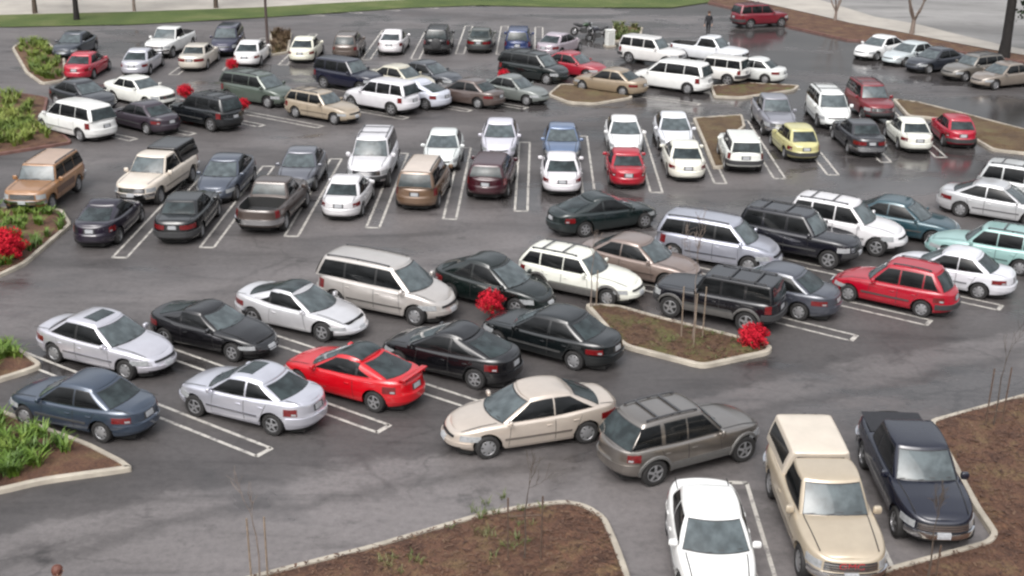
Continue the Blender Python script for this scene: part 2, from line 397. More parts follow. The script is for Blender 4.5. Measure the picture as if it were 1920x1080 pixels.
        # roof things
        if s.rack:
            x0_, x1_ = s.xrh+.2, min(s.xh-.25, s.xh-.25)
            for sd in (1, -1):
                y = sd*(s.wrr-.06); xs = np.linspace(x0_, x1_, 9); V = []
                for x in xs:
                    z = float(s.roofz(x, y)); 
                    for dy, dz in ((-.018, .03), (.018, .03), (.018, .06), (-.018, .06)): V.append((x, y+dy, z+dz))
                F = [(4*i+k, 4*i+(k+1) % 4, 4*i+4+(k+1) % 4, 4*i+4+k) for i in range(8) for k in range(4)]+[(0, 3, 2, 1), (32, 33, 34, 35)]
                b = len(V)
                for xx in (x0_+.03, (x0_+x1_)/2, x1_-.03):
                    z = float(s.roofz(xx, y)); b = len(V)
                    V += [(xx+dx, y+dy, z+dz) for dx in (-.04, .04) for dy in (-.018, .018) for dz in (-.01, .035)]
                    F += [tuple(b+i for i in f) for f in ((0,1,3,2),(4,6,7,5),(0,4,5,1),(2,3,7,6),(0,2,6,4),(1,5,7,3))]
                s.add('roof_rail', V, F, 'rackm')
            for f in ((.22, .68) if s.rack is True else ()):
                x = x0_*(1-f)+x1_*f; V = []; ys = np.linspace(-s.wrr+.06, s.wrr-.06, 7)
                for y in ys:
                    z = float(s.rz(x))+.075
                    for dx, dz in ((-.025, 0), (.025, 0), (.025, .025), (-.025, .025)): V.append((x+dx, y, z+dz))
                F = [(4*i+k, 4*i+4+k, 4*i+4+(k+1) % 4, 4*i+(k+1) % 4) for i in range(6) for k in range(4)]
                s.add('roof_crossbar', V, F, 'rackm')
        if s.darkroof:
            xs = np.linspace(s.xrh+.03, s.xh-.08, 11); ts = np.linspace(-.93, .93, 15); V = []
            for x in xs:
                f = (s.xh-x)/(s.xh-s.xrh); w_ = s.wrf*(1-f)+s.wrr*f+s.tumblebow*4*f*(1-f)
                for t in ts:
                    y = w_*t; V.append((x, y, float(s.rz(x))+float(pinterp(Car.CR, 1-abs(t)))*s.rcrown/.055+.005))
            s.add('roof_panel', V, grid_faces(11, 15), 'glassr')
        if s.sun:
            xs = np.linspace(s.xh-.22, s.xh-.22-s.sun, 5); ys = np.linspace(-.40, .40, 9); V = [(x, y, float(s.roofz(x, y))+.004) for x in xs for y in ys]
            s.add('sunroof', V, grid_faces(5, 9), 'glassr')
        if s.spoiler:
            V = []; x = -l+.17; ys = np.linspace(-W/2*.66, W/2*.66, 13); hgt = s.spoiler
            for y in ys:
                z = float(s.topz(x, 0))+hgt-.02*abs(y/(W/2))**2
                for dx, dz in ((.10, -.012), (.06, .012), (-.10, .022), (-.11, 0)): V.append((x+dx+.05*abs(y/(W/2))**2, y, z+dz))
            F = [(4*i+k, 4*i+4+k, 4*i+4+(k+1) % 4, 4*i+(k+1) % 4) for i in range(12) for k in range(4)]+[(0, 1, 2, 3), (48, 51, 50, 49)]
            for y in (-W/2*.55, W/2*.55):
                b = len(V); V += [(x+dx, y+dy, float(s.topz(x, y))+dz) for dx in (-.07, .05) for dy in (-.02, .02) for dz in (-.03, hgt)]
                F += [tuple(b+i for i in f) for f in ((0,1,3,2),(4,6,7,5),(0,4,5,1),(2,3,7,6),(0,2,6,4),(1,5,7,3))]
            s.add('spoiler', V, F, 'paint')
        if s.shell:
            G = dict(s.shell); s._G = G
            gv, gf = s.greenhouse(G); k = s.add('camper_shell', gv, gf, 'shellp')
            for sd in (1, -1): s.gpatch('shell_window', 's', ('a', .2), ('r', .2), .30, .86, .008, 'glasss', sd, 9, 5, G=G, parent=k)
            s.gpatch('shell_window', 'r', -.8, .8, .28, .86, .008, 'glassr', 1, 9, 5, G=G, parent=k)
            s.gpatch('shell_window', 'f', -.8, .8, .28, .86, .008, 'glassr', 1, 9, 5, G=G, parent=k)
        if s.bed and not s.shell:
            z = s.bed[2]+.012; y = s.W/2-.32
            if s.step == 'tonneau': z = float(s.zsh((s.bed[0]+s.bed[1])/2))+.02; y = s.W/2-.17
            xs = np.linspace(s.bed[0]+.06, s.bed[1]-.03, 14); ys = np.linspace(-y, y, 9)
            V = [(x, yy, z+(.004*np.sin(x*40) if s.step != 'tonneau' else .012*(1-(yy/y)**2))) for x in xs for yy in ys]
            s.add('tonneau_cover' if s.step == 'tonneau' else 'bed_liner', V, grid_faces(14, 9), 'bump' if s.step != 'tonneau' else 'tonneau')
        if s.spare:
            n = 20; V = []; prof = [(.001, .17), (.28, .17), (.34, .13), (.35, .04), (.30, 0)]
            for i in range(n):
                t = 2*np.pi*i/n
                for R_, d in prof: V.append((-l-d-.0, R_*np.cos(t), s.z0+.52+R_*np.sin(t)))
            s.add('spare_wheel', V, grid_faces(n, 5, 0, True, True), 'bump')
        return s.parts

SEDAN = dict()
TYPES = {
 'sedan': dict(),
 'sedan_new': dict(L=4.8, H=1.49, W=1.80, r=.32, top=[(-2.4,.90),(-2.25,.99),(-1.5,1.0),(-.6,.94),(.9,.91),(1.6,.85),(2.25,.73),(2.4,.66)], xc=1.28, xh=.34, xrh=-.98, xb=-1.80, wbf=.79, wbr=.75, wrf=.585, wrr=.56, rdrop=.08, wb=2.72, fo=.95, mould=True),
 'sedan_small': dict(L=4.40, W=1.70, H=1.43, wb=2.47, fo=.90, r=.295, top=[(-2.2,.84),(-2.08,.915),(-1.4,.925),(-.6,.885),(.8,.86),(1.5,.81),(2.05,.70),(2.2,.63)], xc=1.08, xh=.30, xrh=-.92, xb=-1.58, wbf=.75, wbr=.71, wrf=.56, wrr=.54, rdrop=.08, win=[(('a',.09),-.33),(-.40,('r',.15))], doors=[(.70,.62,-.35,-.35),(-.37,-.37,None,None)]),
 'sedan_tall': dict(L=4.38, W=1.74, H=1.45, wb=2.51, fo=.87, r=.315, nf=3.8, nr=4.8, top=[(-2.19,.90),(-2.08,.985),(-1.4,.99),(-.5,.94),(.9,.91),(1.5,.86),(2.05,.76),(2.19,.68)], xc=1.12, xh=.36, xrh=-.86, xb=-1.62, wbf=.77, wbr=.72, wrf=.58, wrr=.56, rcrown=.08, rdrop=.10, bowr=.22, win=[(('a',.10),-.30),(-.40,('r',.17))], doors=[(.72,.66,-.33,-.33),(-.35,-.35,None,None)], head='round', tail='block', rim='five', sun=.5, mould=True, grille='slot', plate_hi=.68),
 'sedan_box': dict(ief=[(0,.09),(.1,.02),(.45,0),(.52,.02),(.88,.05),(.97,.08),(1,.13)], ier=[(0,.10),(.12,.02),(.22,0),(.5,0),(.56,.02),(.9,.035),(1,.08)],L=4.75, W=1.76, H=1.42, nf=5.5, nr=6.5, m=3, wb=2.68, fo=.93, top=[(-2.37,.92),(-2.3,.97),(-1.5,.98),(-.6,.94),(.9,.93),(1.6,.90),(2.3,.83),(2.37,.78)], xc=.95, xh=.35, xrh=-1.0, xb=-1.48, wbf=.73, wbr=.72, wrf=.58, wrr=.58, bowf=.10, bowr=.08, bulge=.015, head='box', grille='chrome', bumper='dark', tail='strip', rcrown=.035, rdrop=.02),
 'coupe': dict(L=4.44, W=1.75, H=1.41, wb=2.60, fo=.90, r=.315, top=[(-2.22,.90),(-2.1,.975),(-1.5,.98),(-.6,.91),(.8,.87),(1.5,.80),(2.05,.69),(2.22,.61)], xc=1.12, xh=.22, xrh=-.72, xb=-1.88, wbf=.76, wbr=.68, wrf=.56, wrr=.51, rcrown=.07, bulgef=.04, win=[(('a',.10),-.62),(-.70,('r',.42))], doors=[(.88,.80,-.62,-.58)], bowr=.30, rim='five', spoiler=False, mould=False, tail='block', rdrop=.10),
 'coupe_low': dict(L=4.38, W=1.72, H=1.29, wb=2.55, fo=.92, r=.30, top=[(-2.19,.86),(-2.08,.93),(-1.5,.93),(-.6,.86),(.7,.83),(1.4,.76),(2.0,.63),(2.19,.55)], xc=.92, xh=.12, xrh=-.75, xb=-1.80, wbf=.73, wbr=.66, wrf=.55, wrr=.50, win=[(('a',.10),-.60),(-.68,('r',.42))], doors=[(.66,.58,-.60,-.56)], bowr=.25, rim='five', mould=False, tail='strip', grille='none', rdrop=.06),
 'coupe_long': dict(L=4.65, W=1.79, H=1.36, wb=2.64, fo=.98, r=.32, top=[(-2.32,.88),(-2.2,.96),(-1.5,.96),(-.6,.87),(.8,.84),(1.5,.76),(2.1,.63),(2.32,.54)], xc=1.20, xh=.18, xrh=-.72, xb=-1.75, wbf=.77, wbr=.68, wrf=.57, wrr=.51, bowf=.34, win=[(('a',.10),-.60),(-.70,('r',.42))], doors=[(.76,.66,-.62,-.58)], bowr=.25, rim='five', mould=False, tail='strip', grille='none', rdrop=.06),
 'fastback': dict(L=4.45, W=1.77, H=1.47, wb=2.60, fo=.88, r=.32, top=[(-2.22,.90),(-2.1,.97),(-1.4,.97),(-.5,.92),(.9,.89),(1.5,.84),(2.05,.73),(2.22,.64)], xc=1.25, xh=.30, xrh=-.78, xb=-1.95, wbf=.79, wbr=.70, wrf=.58, wrr=.53, rdrop=.13, rcrown=.085, bulgef=.06, win=[(('a',.10),-.36),(-.44,('r',.45))], bowr=.30, doors=[(.74,.66,-.38,-.38),(-.40,-.40,None,None)], head='round', tail='block', rim='six', mould=False, plate_hi=.66),
 'hatch': dict(L=4.05, W=1.70, H=1.42, wb=2.47, fo=.82, r=.30, top=[(-2.02,.84),(-1.93,.93),(-1.4,.94),(-.6,.92),(.8,.89),(1.4,.82),(1.9,.70),(2.02,.62)], xc=.90, xh=.25, xrh=-1.28, xb=-1.82, wbf=.70, wbr=.66, wrf=.55, wrr=.53, win=[(('a',.09),-.28),(-.36,-1.05),(-1.13,('r',.14))], doors=[(.68,.60,-.31,-.31),(-.33,-.33,None,None)], tail='block', rdrop=.05, bumper='dark', mould=True),
 'wagon': dict(L=4.62, W=1.74, H=1.46, wb=2.62, fo=.90, r=.31, nf=4.2, nr=6, top=[(-2.31,.86),(-2.24,.95),(-1.4,.95),(-.6,.92),(.9,.90),(1.5,.85),(2.15,.73),(2.31,.66)], xc=.95, xh=.35, xrh=-1.80, xb=-2.15, wbf=.72, wbr=.70, wrf=.57, wrr=.57, rdrop=.03, rcrown=.045, win=[(('a',.09),-.28),(-.36,-1.15),(-1.24,('r',.14))], doors=[(.72,.64,-.31,-.31),(-.33,-.33,None,None)], tail='vert', rack=True, cladding=False, head='box', bowr=.08),
 'minivan': dict(L=5.0, W=1.94, H=1.76, wb=3.02, fo=.93, r=.335, z0=.25, nf=3.4, nr=6, top=[(-2.5,.98),(-2.42,1.08),(-1.4,1.09),(-.6,1.07),(1.2,1.03),(1.7,.97),(2.3,.82),(2.5,.72)], xc=1.62, xh=.72, xrh=-2.12, xb=-2.40, wbf=.80, wbr=.80, wrf=.62, wrr=.64, bowf=.32, bowh=.12, bowr=.08, rdrop=.05, rcrown=.06, win=[(('a',.14),.10),(.02,-1.08),(-1.16,('r',.16))], doors=[(1.02,.98,.06,.06),(.04,.04,-1.06,-1.10)], tail='vert', rack=True, mould=True, plate_hi=.62),
 'suv': dict(ief=[(0,.09),(.1,.02),(.45,0),(.52,.02),(.88,.05),(.97,.08),(1,.13)], ier=[(0,.10),(.12,.02),(.22,0),(.5,0),(.56,.02),(.9,.035),(1,.08)],L=4.62, W=1.83, H=1.76, wb=2.72, fo=.85, r=.365, z0=.36, nf=5, nr=7, m=2.8, top=[(-2.31,1.05),(-2.25,1.13),(-1.4,1.13),(-.6,1.11),(.9,1.09),(1.6,1.06),(2.2,.98),(2.31,.92)], xc=.98, xh=.45, xrh=-1.98, xb=-2.18, wbf=.76, wbr=.76, wrf=.62, wrr=.63, bowf=.14, bowr=.05, rdrop=.02, rcrown=.045, bulge=.015, win=[(('a',.10),-.22),(-.31,-1.12),(-1.22,('r',.12))], doors=[(.68,.62,-.26,-.26),(-.28,-.28,None,None)], tail='vert', head='box', grille='chrome', bumper='dark', rack=True, rim='five', mould=True, plate_hi=.60, tyre_w=.23),
 'suv_round': dict(L=4.65, W=1.84, H=1.75, wb=2.75, fo=.87, r=.36, z0=.33, nf=3.8, nr=5.5, m=2.6, top=[(-2.32,1.02),(-2.22,1.10),(-1.4,1.11),(-.6,1.08),(.9,1.06),(1.6,1.01),(2.15,.90),(2.32,.82)], xc=1.08, xh=.40, xrh=-1.92, xb=-2.18, wbf=.77, wbr=.76, wrf=.61, wrr=.61, bowf=.18, bowr=.08, rdrop=.04, rcrown=.05, win=[(('a',.10),-.22),(-.31,-1.12),(-1.22,('r',.12))], doors=[(.74,.66,-.26,-.26),(-.28,-.28,None,None)], tail='vert', head='round', rack=True, rim='five', mould=True, plate_hi=.60, tyre_w=.22),
 'suv_two_door': dict(ief=[(0,.09),(.1,.02),(.45,0),(.52,.02),(.88,.05),(.97,.08),(1,.13)], ier=[(0,.10),(.12,.02),(.22,0),(.5,0),(.56,.02),(.9,.035),(1,.08)],L=4.45, W=1.74, H=1.66, wb=2.55, fo=.82, r=.36, z0=.33, nf=4.5, nr=7, m=2.8, top=[(-2.22,.98),(-2.16,1.05),(-1.4,1.06),(-.6,1.03),(.8,1.01),(1.5,.98),(2.05,.88),(2.22,.80)], xc=.90, xh=.28, xrh=-1.72, xb=-2.06, wbf=.74, wbr=.72, wrf=.58, wrr=.58, bowf=.14, bowr=.14, rdrop=.04, rcrown=.05, win=[(('a',.10),-.42),(-.54,('r',.10))], doors=[(.64,.56,-.52,-.48)], tail='block', head='box', rack=True, rim='five', mould=False, cladding=True, bumper='body', plate_hi=.30, tyre_w=.23),
 'suv_wrap': dict(L=4.62, W=1.76, H=1.66, wb=2.72, fo=.82, r=.36, z0=.33, nf=4.2, nr=6, m=2.7, top=[(-2.31,.98),(-2.25,1.05),(-1.4,1.06),(-.6,1.03),(.9,1.01),(1.5,.98),(2.1,.88),(2.31,.80)], xc=.92, xh=.30, xrh=-1.62, xb=-2.14, wbf=.75, wbr=.74, wrf=.58, wrr=.58, bowf=.14, bowr=.14, rdrop=.05, rcrown=.055, win=[(('a',.10),-.30),(-.38,-.98),(-1.13,('r',.012))], doors=[(.68,.60,-.34,-.34),(-.36,-.36,None,None)], tail='block', head='box', rack=True, rim='five', mould=False, cladding=True, bumper='body', plate_hi=.30, tyre_w=.23, wrap=True, ief=[(0,.09),(.1,.02),(.45,0),(.52,.02),(.88,.05),(.97,.08),(1,.15)]),
 'jeep': dict(ief=[(0,.09),(.1,.02),(.45,0),(.52,.02),(.88,.05),(.97,.08),(1,.13)], ier=[(0,.10),(.12,.02),(.22,0),(.5,0),(.56,.02),(.9,.035),(1,.08)],L=4.25, W=1.76, H=1.63, wb=2.58, fo=.74, r=.365, z0=.38, nf=7, nr=8, m=3.4, crown=.03, top=[(-2.12,1.03),(-2.08,1.07),(-1.4,1.07),(-.6,1.06),(.7,1.05),(1.5,1.03),(2.05,1.0),(2.12,.97)], xc=.72, xh=.38, xrh=-1.88, xb=-2.04, wbf=.73, wbr=.73, wrf=.63, wrr=.63, bowf=.06, bowh=.03, bowr=.04, bowrh=.02, rdrop=.01, rcrown=.03, bulge=.008, bulgef=.01, tumblebow=.01, win=[(('a',.08),-.22),(-.29,-1.02),(-1.10,('r',.08))], doors=[(.58,.56,-.26,-.26),(-.28,-.28,None,None)], tail='vert', head='box', grille='chrome', bumper='dark', rack=True, rim='five', mould=True, cladding=True, plate_hi=.60, tyre_w=.23),
 'old_wagon': dict(ief=[(0,.09),(.1,.02),(.45,0),(.52,.02),(.88,.05),(.97,.08),(1,.13)], ier=[(0,.10),(.12,.02),(.22,0),(.5,0),(.56,.02),(.9,.035),(1,.08)],L=4.75, W=1.88, H=1.68, wb=2.76, fo=.80, r=.36, z0=.36, nf=8, nr=9, m=3.6, crown=.03, top=[(-2.37,1.03),(-2.32,1.08),(-1.4,1.08),(-.6,1.07),(.8,1.06),(1.6,1.04),(2.3,1.0),(2.37,.96)], xc=.90, xh=.55, xrh=-1.98, xb=-2.26, wbf=.80, wbr=.80, wrf=.69, wrr=.69, bowf=.08, bowh=.04, bowr=.04, bowrh=.02, rdrop=.02, rcrown=.035, bulge=.008, bulgef=.02, tumblebow=.01, win=[(('a',.09),-.16),(-.24,-1.10),(-1.18,('r',.10))], doors=[(.72,.70,-.20,-.20),(-.22,-.22,None,None)], tail='vert', head='box', grille='chrome', bumper='chrome', rack=True, rim='cap', mould=True, plate_hi=.60, tyre_w=.23),
 'pickup': dict(ief=[(0,.09),(.1,.02),(.45,0),(.52,.02),(.88,.05),(.97,.08),(1,.13)], ier=[(0,.10),(.12,.02),(.22,0),(.5,0),(.56,.02),(.9,.035),(1,.08)],L=5.35, W=1.90, H=1.72, wb=3.30, fo=.88, r=.37, z0=.36, nf=6, nr=9, m=3.2, top=[(-2.67,1.05),(-2.6,1.08),(-1.4,1.08),(-.6,1.08),(1.2,1.06),(1.8,1.03),(2.5,.98),(2.67,.92)], xc=1.18, xh=.62, xrh=-.45, xb=-.72, wbf=.78, wbr=.78, wrf=.64, wrr=.64, bowf=.12, bowr=.03, bowrh=.02, rdrop=.02, rcrown=.045, bulge=.015, win=[(('a',.10),('r',.14))], doors=[(.88,.84,-.42,-.44)], tail='vert', head='box', grille='chrome', bumper='chrome', rim='cap', mould=True, bed=(-2.55,-.80,.70), plate_hi=.32, tyre_w=.24),
 'pickup_ext': dict(ief=[(0,.09),(.1,.02),(.45,0),(.52,.02),(.88,.05),(.97,.08),(1,.13)], ier=[(0,.10),(.12,.02),(.22,0),(.5,0),(.56,.02),(.9,.035),(1,.08)],L=5.2, W=1.82, H=1.68, wb=3.15, fo=.86, r=.36, z0=.34, nf=5, nr=8, m=3, top=[(-2.6,1.02),(-2.53,1.05),(-1.4,1.05),(-.6,1.05),(1.2,1.03),(1.8,1.0),(2.45,.92),(2.6,.85)], xc=1.15, xh=.52, xrh=-.95, xb=-1.22, wbf=.75, wbr=.75, wrf=.60, wrr=.60, bowf=.16, bowr=.03, bowrh=.02, rdrop=.025, rcrown=.05, bulge=.02, win=[(('a',.10),-.36),(-.45,('r',.12))], doors=[(.85,.80,-.42,-.42)], tail='vert', head='box', grille='chrome', bumper='chrome', rim='five', mould=False, bed=(-2.48,-1.30,.70), step='tonneau', plate_hi=.32, tyre_w=.24),
}
TYPES['pickup_shell'] = dict(TYPES['pickup'], shell=dict(xc=-.66, xh=-.50, xrh=-2.50, xb=-2.60, wbf=.82, wbr=.84, wrf=.66, wrr=.68, bowf=.02, bowh=.02, bowr=.02, bowrh=.02, H=1.80, rcrown=.05, rdrop=.02, bulge=.02, bulgef=.005, tumblebow=.0, zb=1.07), wrf=.64)
TYPES['minivan_old'] = dict(TYPES['minivan'], L=4.7, H=1.70, W=1.86, wb=2.86, nf=4.2, xc=1.45, xh=.75, xrh=-2.0, xb=-2.26, top=[(-2.35,.98),(-2.28,1.05),(-1.4,1.06),(-.6,1.05),(1.2,1.02),(1.7,.97),(2.2,.85),(2.35,.76)], bowf=.20, head='box', wbf=.77, wbr=.78)
TYPES['fullsize_suv'] = dict(TYPES['suv'], L=5.0, W=1.95, H=1.86, wb=2.95, fo=.88, top=[(-2.5,1.10),(-2.44,1.18),(-1.4,1.18),(-.6,1.16),(1.0,1.14),(1.8,1.10),(2.4,1.02),(2.5,.95)], xc=1.10, xh=.55, xrh=-2.12, xb=-2.36, wbf=.82, wbr=.82, wrf=.68, wrr=.68, z0=.38, r=.38)

# ------------------------------------------------------------------ materials
def new_mat(name):
    m = bpy.data.materials.new(name); m.use_nodes = True
    nt = m.node_tree; b = nt.nodes['Principled BSDF']
    return m, nt, b
def srgb(r, g, b):
    f = lambda c: ((c/255+.055)/1.055)**2.4 if c/255 > .04045 else c/255/12.92
    return (f(r), f(g), f(b), 1)
def noise(nt, scale, detail=4, rough=.55, coord='Object', stretch=None, rot=0, dist=0):
    tc = nt.nodes.new('ShaderNodeTexCoord'); mp = nt.nodes.new('ShaderNodeMapping'); n = nt.nodes.new('ShaderNodeTexNoise')
    nt.links.new(tc.outputs[coord], mp.inputs['Vector']); nt.links.new(mp.outputs[0], n.inputs['Vector'])
    if stretch: mp.inputs['Scale'].default_value = stretch
    mp.inputs['Rotation'].default_value = (0, 0, rot)
    n.inputs['Scale'].default_value = scale; n.inputs['Detail'].default_value = detail; n.inputs['Roughness'].default_value = rough
    n.inputs['Distortion'].default_value = dist
    return n
def ramp(nt, src, stops):
    r = nt.nodes.new('ShaderNodeValToRGB'); e = r.color_ramp.elements
    while len(e) < len(stops): e.new(.5)
    for k, (p, c) in enumerate(stops):
        e[k].position = p; e[k].color = c if hasattr(c, '__len__') else (c, c, c, 1)
    nt.links.new(src, r.inputs[0]); return r
def mixc(nt, fac, a, b, mode='MIX'):
    m = nt.nodes.new('ShaderNodeMix'); m.data_type = 'RGBA'; m.blend_type = mode
    for sock, v in ((m.inputs[0], fac), (m.inputs[6], a), (m.inputs[7], b)):
        if hasattr(v, 'links') or hasattr(v, 'is_linked'): nt.links.new(v, sock)
        elif hasattr(v, '__len__'): sock.default_value = (*v[:3], 1)
        else: sock.default_value = v
    return m.outputs[2]
def bump(nt, b, src, strength=.3, dist=.02):
    n = nt.nodes.new('ShaderNodeBump'); n.inputs['Strength'].default_value = strength; n.inputs['Distance'].default_value = dist
    nt.links.new(src, n.inputs['Height']); nt.links.new(n.outputs[0], b.inputs['Normal'])
PAINTS = {}
def paint(col, metal=0.0, rough=.38, name='car_paint'):
    key = (col, metal, rough)
    if key in PAINTS: return PAINTS[key]
    m, nt, b = new_mat(name); c = srgb(*col); lum = sum(c[:3])/3; sat = (max(c[:3])-min(c[:3]))/(max(c[:3])+1e-4); k = max(.58+.34*min(1, max(0, (lum-.42)/.32)), .92 if metal > .3 and lum > .4 else 0, .80 if sat > .85 and c[0] > .35 else 0); c = tuple(v*k for v in c[:3])+(1,)
    n = noise(nt, 2.2, 5, .6); r = ramp(nt, n.outputs[0], [(.35, .82), (.7, 1.0)])
    nt.links.new(mixc(nt, .55, c, r.outputs[0], 'MULTIPLY'), b.inputs['Base Color'])
    b.inputs['Metallic'].default_value = metal; b.inputs['Roughness'].default_value = rough-.1*(metal > .3)
    b.inputs['Coat Weight'].default_value = 1; b.inputs['Coat IOR'].default_value = 1.72; b.inputs['Specular IOR Level'].default_value = .12
    n2 = noise(nt, 60, 3); r2 = ramp(nt, n2.outputs[0], [(.4, .05), (.75, .16)]); nt.links.new(r2.outputs[0], b.inputs['Coat Roughness'])
    PAINTS[key] = m; return m
def plain(name, col, rough=.5, metal=0.0, vary=.25, scale=8, coat=0.0, bmp=0, ior=None):
    m, nt, b = new_mat(name)
    n = noise(nt, scale, 4); r = ramp(nt, n.outputs[0], [(.3, 1-vary), (.7, 1.0)])
    nt.links.new(mixc(nt, 1.0, col, r.outputs[0], 'MULTIPLY'), b.inputs['Base Color'])
    b.inputs['Roughness'].default_value = rough; b.inputs['Metallic'].default_value = metal; b.inputs['Coat Weight'].default_value = coat
    if ior: b.inputs['IOR'].default_value = ior
    if bmp: bump(nt, b, n.outputs[0], bmp, .01)
    return m
M = {}
M['rubber'] = plain('tyre_rubber', (.022, .021, .021), .75)
M['rim'] = plain('wheel_alloy', (.34, .34, .35), .35, .5, .2)
M['rimdark'] = plain('wheel_gap', (.02, .02, .02), .7)
M['dark'] = plain('underbody_black', (.008, .008, .008), .9)
M['trim'] = plain('black_rubber_trim', (.018, .018, .019), .45)
M['trimp'] = plain('plate_recess_black', (.04, .04, .042), .5)
M['seam'] = plain('panel_gap', (.02, .02, .02), .8)
M['bump'] = plain('dark_plastic', (.045, .045, .047), .55)
M['clad'] = plain('grey_cladding', (.12, .116, .112), .55)
M['mould'] = plain('side_moulding_plastic', (.06, .06, .06), .5)
M['chrome'] = plain('chrome', (.72, .72, .73), .16, 1.0, .1)
M['lamp'] = plain('headlight_glass', (.36, .37, .38), .12, 0, .35, 14, .8)
M['tail'] = plain('taillight_red', (.16, .008, .010), .2, 0, .4, 14, .8)
M['plate'] = plain('licence_plate_white', (.42, .43, .45), .45, 0, .3, 22)
M['rackm'] = plain('rack_grey', (.10, .10, .105), .4, .4)
M['tonneau'] = plain('tonneau_vinyl', (.02, .02, .024), .55)
def glassm(name, col, vary=.5, rough=.04, ior=1.52):
    m, nt, b = new_mat(name)
    n = noise(nt, 1.7, 3, .5, 'Object', (1, 1.6, 2.2)); r = ramp(nt, n.outputs[0], [(.38, 1-vary), (.62, 1.0)])
    nt.links.new(mixc(nt, 1.0, col, r.outputs[0], 'MULTIPLY'), b.inputs['Base Color'])
    b.inputs['Roughness'].default_value = rough; b.inputs['IOR'].default_value = ior; return m
M['glassf'] = glassm('windshield_glass', (.095, .115, .122), .45)
M['glassr'] = glassm('rear_glass', (.038, .050, .053), .55, .05, 1.42)
M['glasss'] = glassm('side_glass', (.012, .013, .014), .5, .05, 1.34)
# ------------------------------------------------------------------ meshes
def make_mesh(name, V, F, mats=(), mi=None, smooth=True, angle=38):
    me = bpy.data.meshes.new(name); me.from_pydata([tuple(v) for v in V], [], [tuple(int(i) for i in f) for f in F])
    for m in mats: me.materials.append(m)
    if mi is not None: me.polygons.foreach_set('material_index', np.asarray(mi, dtype=np.int32))
    if smooth:
        me.polygons.foreach_set('use_smooth', np.ones(len(me.polygons), dtype=bool)); me.update()
        me.set_sharp_from_angle(angle=math.radians(angle))
    me.update(); return me
COL = bpy.context.scene.collection
def link(name, me, parent=None, loc=None, rotz=None):
    o = bpy.data.objects.new(name, me); COL.objects.link(o)
    if parent: o.parent = parent
    if loc is not None: o.location = loc
    if rotz is not None: o.rotation_euler = (0, 0, rotz)
    return o
def tag(o, label=None, cat=None, group=None, kind=None):
    for k, v in (('label', label), ('category', cat), ('group', group), ('kind', kind)):
        if v: o[k] = v
    return o
CAR_CACHE = {}
DROP = {'windshield_seal', 'rear_window_seal', 'trunk_seam', 'hood_seam', 'wiper', 'side_window_trim'}
def car_meshes(typ, lod, opts):
    key = (typ, lod, repr(sorted(opts.items())))
    if key not in CAR_CACHE:
        P = Car(lod=lod, **dict(TYPES[typ], **opts)).build(); out = []
        for name, V, F, mat, par, mi in P:
            out.append((name, make_mesh(name, V, F, (M['rim'],), mi), mat, par, mi))
        CAR_CACHE[key] = out
    return CAR_CACHE[key]
def build_car(name, typ, x, y, h, pm, lod=1, opts={}, over={}):
    """one vehicle: an Empty on the ground carrying its parts; over = materials that differ on this one"""
    root = bpy.data.objects.new(name, None); root.empty_display_size = .5; COL.objects.link(root)
    objs = []
    for pn, me, mat, par, mi in car_meshes(typ, lod, opts):
        o = link(pn, me, root if par is None else objs[par]); objs.append(o)
        mt = over.get(pn) or over.get(mat) or {'paint': pm, 'mirror': pm, 'handle': pm, 'shellp': pm}.get(mat) or M[mat]
        if len(me.materials) < 2 and mi is not None and max(mi) > 0: me.materials.append(M['rimdark'])
        o.material_slots[0].link = 'OBJECT'; o.material_slots[0].material = mt
    root.location = (x, y, 0); root.rotation_euler = (0, 0, h)
    return root

